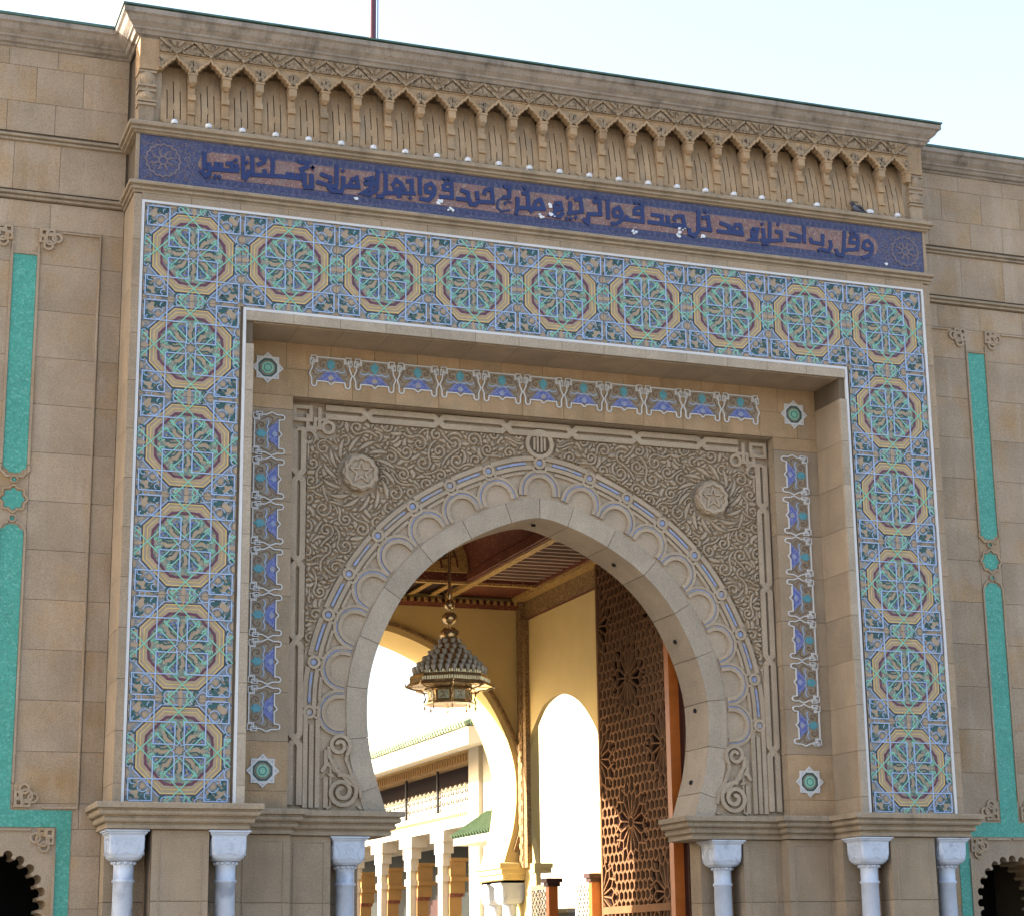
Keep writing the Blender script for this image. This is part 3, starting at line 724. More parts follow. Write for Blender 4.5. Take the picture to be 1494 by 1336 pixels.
    V = np.stack([gx[used], yv[used], gz[used]], -1)
    F = np.stack([vid[ki[:, 0]+a, ki[:, 1]+b] for a, b in ((0, 0), (1, 0), (1, 1), (0, 1))], -1)
    me = bpy.data.meshes.new('arabesque_relief'); me.vertices.add(len(V)); me.vertices.foreach_set('co', V.ravel())
    me.loops.add(F.size); me.loops.foreach_set('vertex_index', F.ravel()); me.polygons.add(len(F))
    me.polygons.foreach_set('loop_start', np.arange(0, F.size, 4)); me.polygons.foreach_set('loop_total', np.full(len(F), 4)); me.update(calc_edges=True); me.validate()
    me.materials.append(M['stone_grey']); return me
am = arabesque()
for s in (1, -1): G.part('arabesque_relief', am, scale=(s, 1, 1), kind='stuff')

# --- carved niche frieze under the cornice: 25 ogee niches with hanging pendants
nw = 10.6/24
T_top = MB(); hw = nw/2
half_arch = [(.168,2.455),(.165,2.49),(.135,2.505),(.125,2.535),(.09,2.555),(.075,2.59),(.035,2.605),(.022,2.635),(0,2.66)]
poly = [(-hw+.001,2.455),(-hw+.001,2.90),(hw-.001,2.90),(hw-.001,2.455)]+half_arch+[(-x, z) for x, z in half_arch[::-1][1:]]
plate_m = MB().prism(poly, -.045, .06).mesh('niche_arch', M['stone_warm'])
lip = MB().ribbon([(x*1.07, z+.006) for x, z in half_arch]+[(-x*1.07, z+.006) for x, z in half_arch[::-1][1:]], .034, -.074, -.044)
lip.ribbon([(-hw, 2.69), (-.012, 2.69)], .014, -.058, -.044); lip.ribbon([(.012, 2.69), (hw, 2.69)], .014, -.058, -.044)
lip_m = lip.mesh('niche_lip', M['stone_warm'])
tri = MB()
tri.ribbon([(-hw, 2.885), (0, 2.70), (hw, 2.885)], .03, -.088, -.044)
for sx in (-1, 1):
    tri.prism([(sx*(hw-.002), 2.705), (sx*(hw-.002), 2.835), (sx*.062, 2.705)], -.080, -.044)
    tri.prism([(sx*.015, 2.885), (sx*.12, 2.885), (sx*.015, 2.79)], -.070, -.044)
    for k in range(4):
        a = .5+k*.5; tri.ribbon([(sx*.205, 2.48), (sx*(.205-.055*math.cos(a)), 2.50+.13*math.sin(a))][::1], .02, -.068-.001*k, -.044)
    for k in range(3): tri.ribbon([(sx*(.17-.05*k), 2.722), (sx*(.195-.045*k), 2.745+.02*k)], .014, -.092, -.078)
tri_m = tri.mesh('carved_triangle', M['carved_warm'])
pend = MB()
def frust(mb, x, y0, y1, h0, z0, h1, z1, yy1):
    mb.add([(x-h0,y0,z0),(x+h0,y0,z0),(x+h0,y1,z0),(x-h0,y1,z0),(x-h1,yy1,z1),(x+h1,yy1,z1),(x+h1,y1,z1),(x-h1,y1,z1)],[(3,2,1,0),(4,5,6,7),(0,1,5,4),(1,2,6,5),(2,3,7,6),(3,0,4,7)])
pend.box(hw-.062, hw+.062, -.075, .10, 2.43, 2.455); pend.box(hw-.05, hw+.05, -.066, .10, 2.325, 2.43); frust(pend, hw, -.02, .10, .022, 2.285, .048, 2.325, -.064)
pend_m = pend.mesh('pendant', M['stone_warm'])
pier = MB(); pier.box(hw-.046, hw+.046, .016, .30, 1.70, 2.10); pier.box(hw-.05, hw+.05, -.022, .30, 2.10, 2.17); pier.box(hw-.044, hw+.044, .02, .30, 2.17, 2.46); pier.box(hw-.05, hw+.05, -.012, .30, 1.70, 1.74); pier.box(hw-.049, hw+.049, -.012, .30, 1.90, 1.93)
pier_m = pier.mesh('niche_pier', M['stone_warm'])
def ribm(x0, x1, z0, z1, bow):
    mb = MB(); n = 5; pr = []
    for k in range(n+1):
        t = k/n; z = z0+(z1-z0)*t; tt = (z-1.70)/.9; y = .02+.02*tt+.22*max(0, tt-.25)**1.2; pr.append((y, z))
    poly = pr+[(.30, z1), (.30, z0)]
    return mb.prism(poly, x0, x1, 'x').mesh('niche_rib', M['stone_warm'])
ribs = [ribm(-.1695,-.092,1.70,2.62,1), ribm(-.079,-.0065,1.70,2.62,.8), ribm(.0065,.079,1.70,2.62,.8), ribm(.092,.1695,1.70,2.62,1), ribm(-.0062,.0062,1.95,2.05,1.4), ribm(-.0062,.0062,2.39,2.62,1.4), ribm(-.0915,-.0795,1.70,1.81,.6), ribm(.0795,.0915,1.70,1.82,.6), ribm(-.0915,-.0795,2.26,2.62,.6), ribm(.0795,.0915,2.25,2.62,.6)]
v_m = [MB().ribbon([(q*.17,1.80),(q*.10,1.735),(q*.10,1.715)], .022, .008, .05).mesh('niche_foot', M['stone_warm']) for q in (-1, 1)]
G.part('frieze_back', MB().prism(rect(-5.62, 5.62, 1.69, 2.9), .29, .31), M['stone_warm'])
for k in range(25):
    x = -5.3+nw*k
    p = G.part('ogee_niche', plate_m, loc=(x, 0, 0))
    G.part('niche_lip', lip_m, parent=p); G.part('carved_triangle', tri_m, parent=p)
    for r in ribs: G.part('niche_rib', r, parent=p)
    for q in v_m: G.part('niche_foot', q, parent=p)
    if k < 24: G.part('pendant', pend_m, parent=p); G.part('niche_pier', pier_m, parent=p)
for s in (-1, 1):
    G.part('frieze_end_stone', MB().prism(rect(min(s*5.522,s*5.77), max(s*5.522,s*5.77), 2.44, 2.868), -.045, .30), M['stone_warm'])
    G.part('frieze_end_post', MB().prism(rect(min(s*5.56,s*5.755), max(s*5.56,s*5.755), 1.70, 2.44), -.005, .31), M['stone'])
    G.part('frieze_end_return', MB().prism(rect(min(s*5.465,s*5.56), max(s*5.465,s*5.56), 1.70, 2.60), .05, .31), M['stone'])
    e = MB(); 
    for z in (1.95, 2.0, 2.14, 2.21, 2.40): e.box(min(s*5.545,s*5.775), max(s*5.545,s*5.775), -.03, .16, z, z+.03)
    e.lathe(s*5.66, .05, [(.07,2.0),(.105,2.05),(.11,2.1),(.07,2.15),(.06,2.22),(.10,2.3),(.11,2.36),(.08,2.41)], 14)
    G.part('frieze_end_moulding', e, M['stone'])
    pe = MB(); pe.box(s*5.521-.06, s*5.521+.06, -.075, .10, 2.43, 2.455); frust(pe, s*5.521, -.055, .10, .036, 2.30, .05, 2.43, -.068)
    G.part('pendant', pe, M['stone_warm']) if s > 0 else None

# --- inscription band
ib = G.part('inscription_band', MB().prism(rect(-5.725, 5.725, .915, 1.56), .005, .03), M['band_blue'])
for s in (-1, 1): G.part('band_end', MB().prism(rect(min(s*5.725,s*5.77), max(s*5.725,s*5.77), .915, 1.56), -.005, .03), M['stone'])
cart = [(-4.86,1.07)]+[(x, 1.07) for x in np.linspace(-4.5, 4.5, 3)]+[(4.80,1.07),(4.93,1.13),(4.98,1.24),(4.93,1.35),(4.80,1.42)]+[(-4.80,1.42),(-4.93,1.35),(-4.98,1.24),(-4.93,1.13)]
G.part('rose_field', MB().prism(cart, 0.0, .006), M['band_pink'], parent=ib, loc=(0, 0, 0))
b2 = MB()
for k in range(108):
    x = -4.85+k*.0905
    for z in (1.025, 1.475): b2.prism([(x-.035, z-.03), (x+.035, z-.03), (x+.012, z+.03), (x-.012, z+.03)] if (k % 2) else [(x-.014, z-.03), (x+.014, z-.03), (x+.035, z+.03), (x-.035, z+.03)], .001, .006)
    
G.part('indigo_border_motif', b2, M['indigo'], parent=ib, kind='stuff')
STROKES= [(0.052,[(4.741,1.296),(4.816,1.318),(4.872,1.261),(4.866,1.162),(4.812,1.087),(4.693,1.044)]),(0.052,[(4.744,1.286),(4.724,1.205),(4.776,1.181),(4.851,1.2)]),(0.052,[(4.522,1.343),(4.64,1.373),(4.646,1.294),(4.627,1.164),(4.468,1.14),(4.382,1.107)]),(0.052,[(4.526,1.336),(4.517,1.26),(4.633,1.263)]),(0.052,[(4.428,1.417),(4.402,1.168),(4.378,1.048),(4.299,1.054),(4.269,1.133)]),(0.052,[(4.182,1.251),(4.197,1.164),(4.151,1.081),(4.032,1.102)]),(0.052,[(4.072,1.336),(4.057,1.178),(3.877,1.19),(3.874,1.254)]),(0.052,[(3.77,1.428),(3.765,1.158)]),(0.052,[(3.531,1.283),(3.695,1.259),(3.684,1.18),(3.474,1.175)]),(0.052,[(3.305,1.28),(3.394,1.282),(3.396,1.16),(3.217,1.133),(3.064,1.122)]),(0.052,[(3.225,1.422),(3.211,1.148)]),(0.052,[(3.113,1.311),(3.122,1.148)]),(0.052,[(2.939,1.281),(3.026,1.282),(2.996,1.185),(2.935,1.194),(2.939,1.272)]),(0.052,[(2.995,1.181),(2.881,1.106),(3.033,1.124)]),(0.055,[(2.658,1.302),(2.752,1.313),(2.771,1.208),(2.644,1.207),(2.657,1.284)]),(0.055,[(2.802,1.179),(2.578,1.181),(2.382,1.18)]),(0.055,[(2.429,1.311),(2.582,1.275),(2.578,1.194)]),(0.055,[(2.158,1.35),(2.251,1.375),(2.268,1.202)]),(0.055,[(2.308,1.184),(2.096,1.186)]),(0.055,[(2.106,1.451),(2.094,1.137),(2.027,1.071),(1.958,1.095),(1.954,1.174)]),(0.055,[(1.752,1.328),(1.862,1.336),(1.885,1.193),(1.702,1.198)]),(0.055,[(1.752,1.328),(1.722,1.253)]),(0.055,[(1.624,1.321),(1.639,1.217)]),(0.055,[(1.902,1.173),(1.61,1.187),(1.32,1.193)]),(0.055,[(1.374,1.309),(1.541,1.303),(1.538,1.205)]),(0.055,[(1.13,1.371),(1.245,1.396),(1.248,1.184),(0.999,1.19),(1.012,1.248)]),(0.055,[(1.13,1.364),(1.128,1.293),(1.233,1.295)]),(0.055,[(0.802,1.301),(0.889,1.353),(0.935,1.274),(0.927,1.167),(0.85,1.105),(0.761,1.102)]),(0.055,[(0.805,1.293),(0.826,1.217),(0.921,1.228)]),(0.055,[(0.725,1.442),(0.726,1.157)]),(0.055,[(0.502,1.384),(0.601,1.409),(0.614,1.217),(0.418,1.199)]),(0.055,[(0.436,1.196),(0.424,1.072),(0.346,1.12)]),(0.055,[(0.228,1.38),(0.32,1.414),(0.339,1.224),(0.118,1.166)]),(0.055,[(0.165,1.35),(0.162,1.175)]),(0.055,[(-0.064,1.297),(0.019,1.311),(0.04,1.235),(-0.053,1.215),(-0.064,1.283)]),(0.055,[(0.005,1.218),(-0.128,1.116),(0.011,1.11),(0.065,1.186)]),(0.055,[(-0.352,1.283),(-0.268,1.324),(-0.223,1.208),(-0.362,1.181),(-0.352,1.269)]),(0.055,[(-0.205,1.193),(-0.406,1.181),(-0.596,1.17)]),(0.055,[(-0.541,1.377),(-0.458,1.405),(-0.444,1.185),(-0.389,1.122)]),(0.055,[(-0.603,1.321),(-0.605,1.148),(-0.632,1.067)]),(0.055,[(-0.799,1.444),(-0.717,1.445),(-0.724,1.303),(-0.818,1.286)]),(0.055,[(-1.075,1.357),(-0.975,1.392),(-0.957,1.2),(-1.161,1.183)]),(0.055,[(-1.075,1.352),(-1.084,1.287)]),(0.055,[(-1.191,1.331),(-1.175,1.216)]),(0.055,[(-1.161,1.186),(-1.216,1.133),(-1.277,1.135),(-1.297,1.192),(-1.484,1.186)]),(0.055,[(-1.418,1.319),(-1.314,1.293),(-1.306,1.203)]),(0.055,[(-1.655,1.382),(-1.547,1.399),(-1.539,1.196),(-1.719,1.191)]),(0.055,[(-1.655,1.375),(-1.652,1.302),(-1.554,1.306)]),(0.026,[(-0.818,1.286),(-0.891,1.225),(-0.897,1.129),(-0.838,1.085),(-0.714,1.117)]),(0.026,[(-0.75,1.251),(-0.69,1.227)]),(0.055,[(-1.915,1.316),(-1.835,1.36),(-1.785,1.298),(-1.793,1.212),(-1.869,1.117),(-1.999,1.125)]),(0.055,[(-1.912,1.308),(-1.899,1.232),(-1.802,1.236)]),(0.055,[(-1.994,1.442),(-1.986,1.174)]),(0.055,[(-2.185,1.346),(-2.105,1.367),(-2.105,1.207)]),(0.055,[(-2.052,1.193),(-2.251,1.175),(-2.458,1.146)]),(0.055,[(-2.376,1.254),(-2.318,1.35),(-2.252,1.304),(-2.218,1.243),(-2.367,1.208)]),(0.055,[(-2.318,1.189),(-2.268,1.102)]),(0.055,[(-2.467,1.45),(-2.466,1.162),(-2.518,1.088),(-2.597,1.091)]),(0.055,[(-2.574,1.453),(-2.589,1.18)]),(0.055,[(-2.754,1.291),(-2.651,1.338),(-2.631,1.263),(-2.737,1.242),(-2.754,1.281)]),(0.055,[(-2.631,1.256),(-2.696,1.167),(-2.794,1.101),(-2.692,1.096),(-2.584,1.177)]),(0.055,[(-2.942,1.267),(-2.864,1.311),(-2.843,1.19),(-2.954,1.185),(-2.941,1.257)]),(0.055,[(-2.819,1.182),(-3.046,1.17)]),(0.055,[(-3.048,1.307),(-3.046,1.156),(-3.073,1.089),(-3.196,1.084),(-3.256,1.13)]),(0.055,[(-3.138,1.447),(-3.14,1.153)]),(0.055,[(-3.119,1.144),(-3.281,1.16),(-3.41,1.186)]),(0.055,[(-3.36,1.301),(-3.221,1.268),(-3.225,1.197)]),(0.055,[(-3.476,1.286),(-3.48,1.098),(-3.582,1.089)]),(0.055,[(-3.572,1.287),(-3.569,1.094)]),(0.055,[(-3.661,1.434),(-3.527,1.43),(-3.543,1.369),(-3.643,1.326)]),(0.055,[(-3.6,1.312),(-3.581,1.164)]),(0.055,[(-3.576,1.098),(-3.443,1.105)]),(0.055,[(-3.474,1.261),(-3.464,1.112)]),(0.055,[(-3.617,1.206),(-3.888,1.2),(-4.283,1.174)]),(0.055,[(-3.658,1.271),(-3.652,1.205)]),(0.055,[(-3.73,1.27),(-3.726,1.204)]),(0.055,[(-3.794,1.27),(-3.79,1.204)]),(0.055,[(-3.996,1.444),(-3.999,1.197)]),(0.055,[(-4.177,1.428),(-4.098,1.43),(-4.113,1.37),(-4.207,1.313)]),(0.055,[(-4.108,1.271),(-4.094,1.19)]),(0.055,[(-4.272,1.441),(-4.259,1.177)]),(0.055,[(-4.39,1.425),(-4.378,1.096)]),(0.055,[(-4.308,1.237),(-4.314,1.17),(-4.367,1.084)]),(0.055,[(-4.44,1.203),(-4.643,1.19),(-4.845,1.184)]),(0.055,[(-4.614,1.277),(-4.539,1.298),(-4.531,1.208)]),(0.055,[(-4.677,1.288),(-4.671,1.193)]),(0.055,[(-4.739,1.288),(-4.733,1.195)]),(0.055,[(-4.481,1.297),(-4.456,1.215)]),(0.055,[(-4.831,1.268),(-4.824,1.105),(-4.873,1.079),(-4.937,1.156)]),(0.055,[(-4.897,1.408),(-4.888,1.162)])]
DOTS= [(4.53,1.409),(4.594,1.411),(3.352,1.394),(3.1,1.372),(3.114,1.075),(3.167,1.077),(3.995,1.086),(2.223,1.447),(1.151,1.45),(1.223,1.45),(0.558,1.465),(0.131,1.403),(0.108,1.095),(0.169,1.099),(0.244,1.125),(-0.491,1.47),(-0.782,1.209),(-1.641,1.461),(-1.573,1.461),(-2.127,1.119),(-3.053,1.382),(-3.469,1.377),(-3.459,1.372),(-4.336,1.333),(-4.749,1.089),(-4.692,1.089),(-4.483,1.343)]
let = MB()
for i, (x, z) in enumerate(DOTS): let.prism([(x, z-.033), (x+.03, z), (x, z+.033), (x-.03, z)], -.0195, .001)
grp_ = []
for i, (w, pl) in sorted(enumerate(STROKES), key=lambda t: min(p[0] for p in t[1][1])):
    a_, b_2 = min(p[0] for p in pl)-w/2, max(p[0] for p in pl)+w/2
    if grp_ and a_ < grp_[-1][1]-.01: grp_[-1][0].append((i, w, pl)); grp_[-1][1] = max(grp_[-1][1], b_2)
    else: grp_.append([[(i, w, pl)], b_2])
for gg, _ in grp_:
    q = MB()
    for i, w, pl in gg: q.ribbon(pl, w*1.08, -.010-.0003*(i % 23), .001, taper=.95)
    G.part('arabic_letters', q, M['ink'], parent=ib)
G.split('letter_dot', let, M['ink'], parent=ib)
dm = MB()
r_ = random.Random(3)
for (cx, cz, n_, sp_) in ((-1.69,1.115,5,.05),(-1.57,1.045,4,.04),(-.13,1.26,4,.04),(-.10,1.12,5,.06),(-.27,1.095,4,.05),(1.84,1.145,5,.06),(1.77,1.04,3,.04),(2.16,1.07,4,.04),(-2.88,1.02,2,.03),(1.12,1.02,3,.06),(5.09,1.0,2,.03)):
  for _ in range(n_):
    u, v, r0 = cx+r_.gauss(0, sp_*.5), cz+r_.gauss(0, sp_*.35), r_.uniform(.012, .034); a0 = r_.uniform(0, 6)
    q = [(u+r0*r_.uniform(.6, 1.3)*math.cos(a0+k*1.05), v+r0*r_.uniform(.5, 1.1)*math.sin(a0+k*1.05)) for k in range(6)]
    DK = globals().get('DK', 0)+1
    dm.prism(q, -.0135-.0003*(DK % 20), .001)
G.split('plaster_patch', dm, M['white'], parent=ib)
for s in (-1, 1):
    me_ = MB(); cx = s*5.42; cz = 1.225
    me_.ribbon([(cx+(.215+.012*math.cos(16*a))*math.cos(a), cz+(.215+.012*math.cos(16*a))*math.sin(a)) for a in np.linspace(0, 2*math.pi, 65)[:-1]], .022, -.004, .006, closed=True)
    for k in range(8):
        a = k*math.pi/4; me_.ribbon(arc(cx+.105*math.cos(a), cz+.105*math.sin(a), .05, a+.8, a+5.2, 8), .014, -.002-.0004*k, .006)
    me_.ribbon(ngon(cx, cz, .05, 12), .014, -.003, .006, closed=True)
    r_ = random.Random(5)
    for k in range(90):
        u, v = cx+s*r_.uniform(-.42, .28), cz+r_.uniform(-.26, .26); d_ = math.hypot(u-cx, v-cz)
        if d_ < .13 or abs(d_-.215) < .03: continue
        a = r_.uniform(0, 6.28); me_.ribbon(arc(u, v, r_.uniform(.014, .03), a, a+r_.uniform(2, 4.5), 5), .009, .001-.00004*k, .006)
    G.part('end_medallion', me_, M['band_motif'], parent=ib, kind='stuff')

# --- glazed palmette panels on the frame wall
def motif():
    out = {}
    o = MB(); y0, yb_ = -.022, 0
    hs = [(.0,.20),(.185,.20),(.185,.135),(.255,.135),(.255,.05),(.292,-.03),(.262,-.10),(.262,-.165)]+arc(.228,-.172,.034,0,-math.pi,5)+[(.192,-.13),(.045,-.13),(.0,-.17)]
    o.ribbon(hs, .0175, y0, yb_); o.ribbon([(-x, z) for x, z in hs], .0175, y0-.001, yb_)
    for sx in (-1, 1):
        o.ribbon([(sx*.20,.155),(sx*.27,.155),(sx*.27,.215),(sx*.20,.215)], .012, y0-.004, yb_, closed=True); o.ribbon([(sx*.235,.10),(sx*.285,.10),(sx*.285,.175),(sx*.235,.175)], .012, y0-.006, yb_, closed=True)
    out['white_outline'] = (o, 't_white')
    b = MB(); b.prism([(-.19,-.115),(.19,-.115),(.15,-.085),(.095,-.01),(.04,.004),(-.04,.004),(-.095,-.01),(-.15,-.085)], -.013, yb_); out['blue_mound'] = (b, 'm_blue')
    t = MB(); t.prism([(0,.185),(.03,.15),(.06,.135),(.045,.105),(.055,.075),(.02,.05),(0,.02),(-.02,.05),(-.055,.075),(-.045,.105),(-.06,.135),(-.03,.15)], -.014, yb_); out['teal_palmette'] = (t, 'm_teal')
    w = MB()
    for sx in (-1, 1):
        w.ribbon([(0,.03),(sx*.05,.012),(sx*.09,.03),(sx*.13,.01),(sx*.18,.015),(sx*.20,.045)], [.016,.018,.016,.016,.013,.008], -.010-.001*(sx > 0), yb_)
    out['blue_tendril'] = (w, 't_blue')
    v = MB()
    for sx in (-1, 1):
        v.ribbon([(sx*.06,.16),(sx*.11,.165),(sx*.15,.13),(sx*.14,.08),(sx*.10,.07),(sx*.09,.10),(sx*.115,.115)], .015, -.009-.001*(sx > 0), yb_)
        v.ribbon([(sx*.19,.11),(sx*.215,.06),(sx*.24,.0),(sx*.215,-.05),(sx*.18,-.04)], .015, -.007-.001*(sx > 0), yb_)
        v.ribbon([(sx*.10,-.01),(sx*.15,-.035),(sx*.20,-.09),(sx*.22,-.13)], .013, -.0055-.001*(sx > 0), yb_)
    out['brown_vine'] = (v, 'm_vine')
    u = MB(); u.prism([(-.045,-.07),(0,-.03),(.045,-.07),(.02,-.105),(-.02,-.105)], -.017, yb_); u.ribbon([(-.16,-.105),(-.10,-.055),(-.05,.0),(0,.004),(.05,.0),(.10,-.055),(.16,-.105)], .008, -.0165, yb_); out['pale_accent'] = (u, 'inlay_blue')  # pale inlay belonging to the tile pattern
    return {k: (mb.mesh(k, M[mt])) for k, (mb, mt) in out.items()}
mo = motif(); pb = MB().prism([(-.25,-.12),(-.25,.19),(.25,.19),(.25,-.12)], -.0035, .002).mesh('palmette_panel', M['t_ochre'])
PBm = mat('panel_brown', (.20, .165, .125), rough=.6, var=.2, vscale=8); pb.materials[0] = PBm
def panel(x, z, ry, sc_=1.0):
    p = G.part('palmette_panel', pb, loc=(x, .7185, z), rot=(0, ry, 0), scale=(sc_, 1, sc_))
    for k, me in mo.items(): G.part(k, me, parent=p)
for k in range(11): panel(-3.0+.6*k, -1.178, 0)
for s in (-1, 1):
    for k in range(7): panel(s*3.815, -2.075-.592*k, s*math.pi/2, .985)
# --- eight-pointed star tiles in the corners
sw = MB(); 
for a0 in (0, math.pi/4): sw.ribbon(ngon(0, 0, .195, 4, a0), .026, -.016-.002*(a0 > 0), 0, closed=True)
sw.ribbon([((.15+.012*(i % 2))*math.cos(2*math.pi*i/32), (.15+.012*(i % 2))*math.sin(2*math.pi*i/32)) for i in range(32)], .03, -.012, 0, closed=True)
for k in range(8):
    a = k*math.pi/4; sw.ribbon(ngon(.175*math.cos(a), .175*math.sin(a), .016, 6), .008, -.020, 0, closed=True)
sw_m = sw.mesh('white_star_border', M['t_white'])
sb_m = MB().prism([(.21*(1 if i % 2 == 0 else .77)*math.cos(i*math.pi/8), .21*(1 if i % 2 == 0 else .77)*math.sin(i*math.pi/8)) for i in range(16)], -.004, .002).mesh('star_tile', PBm)
sg_ = MB(); sg_.prism(ngon(0, 0, .083, 8, .39), -.015, 0)
sg_m = sg_.mesh('green_centre', M['t_green'])
sd_ = MB().ribbon(ngon(0, 0, .115, 16), .024, -.0095, 0, closed=True).ribbon(ngon(0, 0, .05, 8), .010, -.0185, 0, closed=True).mesh('dark_ring', M['t_dark'])
for (x, z) in ((-3.85,-1.185),(3.85,-1.185),(-3.82,-6.40),(3.82,-6.40)):
    p = G.part('star_tile', sb_m, loc=(x, .7185, z)); G.part('white_star_border', sw_m, parent=p); G.part('green_centre', sg_m, parent=p); G.part('dark_ring', sd_, parent=p)

# --- gate leaf folded back into the passage, with its orange frame
XL = 2.35
def leaf(x, s):
    y0, y1, z0, z1 = 2.02, 4.60, -10.30, -2.72
    lf = G.part('gate_leaf', MB().prism(rect(y0, y1, z0, z1), x+s*.012, x+s*.05, 'x'), M['lattice_back'])  # backing sheet, darkness of the pierced holes put into its colour
    la = MB(); xf = x-s*.035; e = 0; hx = .092
    ros = [(3.43, -4.66-2.12*k) for k in range(-1, 3)]+[(2.22, -5.75-2.08*k) for k in range(-2, 3)]+[(4.62, -5.75-2.05*k) for k in range(-2, 3)]
    def near(p): return min(math.hypot(p[0]-a, p[1]-b) for a, b in ros)
    def seg(a, b, w, k): 
        la.ribbon([a, b], w, xf+s*.0006*(k % 11), x+s*.012, axis='x', taper=.8)
    rows = int((z1-z0)/(hx*1.5))+1
    for r in range(rows):
        for q in range(int((y1-y0)/(hx*1.732))+2):
            cy = y0+q*hx*1.732+(hx*.866 if r % 2 else 0); cz = z1-r*hx*1.5
            for k in range(3):
                a0 = math.pi/2+k*math.pi/3; a = (cy+hx*.92*math.cos(a0), cz+hx*.92*math.sin(a0)); b = (cy+hx*.92*math.cos(a0+math.pi/3), cz+hx*.92*math.sin(a0+math.pi/3))
                mid = ((a[0]+b[0])/2, (a[1]+b[1])/2)
                if near(mid) < .56: continue
                if not (y0+.03 < mid[0] < y1-.03 and z0 < mid[1] < z1): continue
                # pull the mesh a little towards the rosettes' rays
                seg(a, b, .040, e); e += 1
    for (a, b) in ros:
        for k in range(16):
            t = k*math.pi/8+.1
            def pt(r, o=0): return (a+r*math.cos(t+o), b+r*math.sin(t+o))
            def ok(p): return y0 < p[0] < y1 and z0 < p[1] < z1
            for (r1, r2, o1, o2, w) in ((.10, .40, 0, 0, .026), (.40, .49, 0, .196, .028), (.40, .49, 0, -.196, .028), (.49, .60, .196, .10, .03), (.49, .60, -.196, -.10, .03)):
                p, q_ = pt(r1, o1), pt(r2, o2)
                if ok(p) and ok(q_): seg(p, q_, w, e); e += 1
        rg = [p for p in ngon(a, b, .085, 16) if y0 < p[0] < y1]
        if len(rg) == 16: la.ribbon(rg, .03, xf-s*.004, x+s*.012, closed=True, axis='x')
    for yy in (y0+.04, y1-.03): la.ribbon([(yy, z0), (yy, z1)], .07, xf-s*.008, x+s*.012, axis='x')
    for zz in (-8.02, -5.2+0*z0): 
        if zz < -8: la.ribbon([(y0+.08, zz), (y1-.07, zz)], .12, xf-s*.010, x+s*.012, axis='x')
    G.part('lattice', la, M['lattice'], parent=lf, kind='stuff')
    return lf
leaf(XL, 1); leaf(-XL, -1)
for s in (-1, 1):
    G.part('orange_jamb', MB().prism(rect(min(s*2.27,s*2.42), max(s*2.27,s*2.42), -10.35, -2.70), 1.86, 2.0), M['orange_wood'])
    G.part('dark_jamb', MB().prism(rect(min(s*2.42,s*2.62), max(s*2.42,s*2.62), -10.35, -2.70), 1.70, 1.98), M['door_red'])

# ================================================================= white globes on the moulding
ordn = ['first','second','third','fourth','fifth','sixth','seventh','eighth','ninth','tenth','eleventh','twelfth','thirteenth']
gl_m = MB().lathe(0, 0, [(0,.098),(.02,.096),(.04,.085),(.052,.065),(.055,.045),(.045,.02),(.03,.012)], 18).mesh('globe', M['white'], True)
gb_m = MB().lathe(0, 0, [(.048,0),(.048,.012),(.035,.02),(.02,.022)], 14).mesh('lamp_foot', M['black'])
for k in range(25):
    x = -5.3+nw*k; 
    if k == 22: x = 4.83
    if k < 12: lab = 'small white globe light on the upper moulding, %s from the left end of the row' % ordn[k]
    elif k == 12: lab = 'small white globe light at the very middle of the row on the upper moulding'
    elif k == 22: lab = 'small white globe light right behind the tail of the pigeon on the moulding'
    else: lab = 'small white globe light on the upper moulding, %s from the right end of the row' % ordn[24-k]
    T = Thing('globe_light', lab, 'lamp', (x, -.045, 1.706), 'white globe lights along the upper moulding')
    T.part('globe', gl_m, loc=(x, -.045, 1.706), scale=(.85, .85, .85)); T.part('lamp_foot', gb_m, loc=(x, -.045, 1.706), scale=(.85, .85, .85))

# ================================================================= pigeon
Pg = Thing('pigeon', 'dark grey pigeon perched on the upper moulding near its right end', 'bird', (4.64, -.04, 1.706))
bm = MB(); px, py, pz = 4.64, -.04, 1.706
spine = [(-.105,.140),(-.098,.150),(-.085,.152),(-.072,.142),(-.064,.122),(-.055,.105),(-.03,.088),(.005,.074),(.04,.060),(.075,.045),(.11,.030),(.15,.014),(.165,.010)]
rad = [.004,.020,.026,.027,.024,.030,.048,.056,.050,.036,.022,.013,.006]
bm.tube([(px+a, py, pz+b) for a, b in spine], rad, 14); body = Pg.part('body', bm, M['pigeon_grey'], smooth=True)
Pg.part('beak', MB().tube([(px-.105, py, pz+.142), (px-.128, py, pz+.134)], [.007, .002], 6), M['pigeon_dark'])
for s in (-1, 1):
    Pg.part('wing', MB().tube([(px-.035, py+s*.042, pz+.095), (px+.01, py+s*.052, pz+.082), (px+.06, py+s*.042, pz+.055), (px+.12, py+s*.016, pz+.030)], [.012, .026, .02, .004], 8), M['pigeon_dark'], smooth=True)
    Pg.part('leg', MB().tube([(px-.005, py+s*.02, pz+.04), (px-.008, py+s*.022, pz+.002), (px-.035, py+s*.024, pz+.002)], .004, 6), M['pigeon_foot'])
    Pg.part('eye', MB().lathe(px-.092, py+s*.024, [(0,pz+.155),(.004,pz+.151),(0,pz+.147)], 8), M['t_yellow'])
Pg.part('tail', MB().prism([(px+.11, pz+.035), (px+.20, pz+.004), (px+.195, pz-.006+.004), (px+.11, pz+.018)], py-.022, py+.022), M['pigeon_dark'])
Pg.part('head_plumage', MB().tube([(px-.10, py, pz+.146), (px-.085, py, pz+.153), (px-.070, py, pz+.140), (px-.058, py, pz+.112)], [.021, .0275, .0285, .028], 14), M['pigeon_dark'], smooth=True)

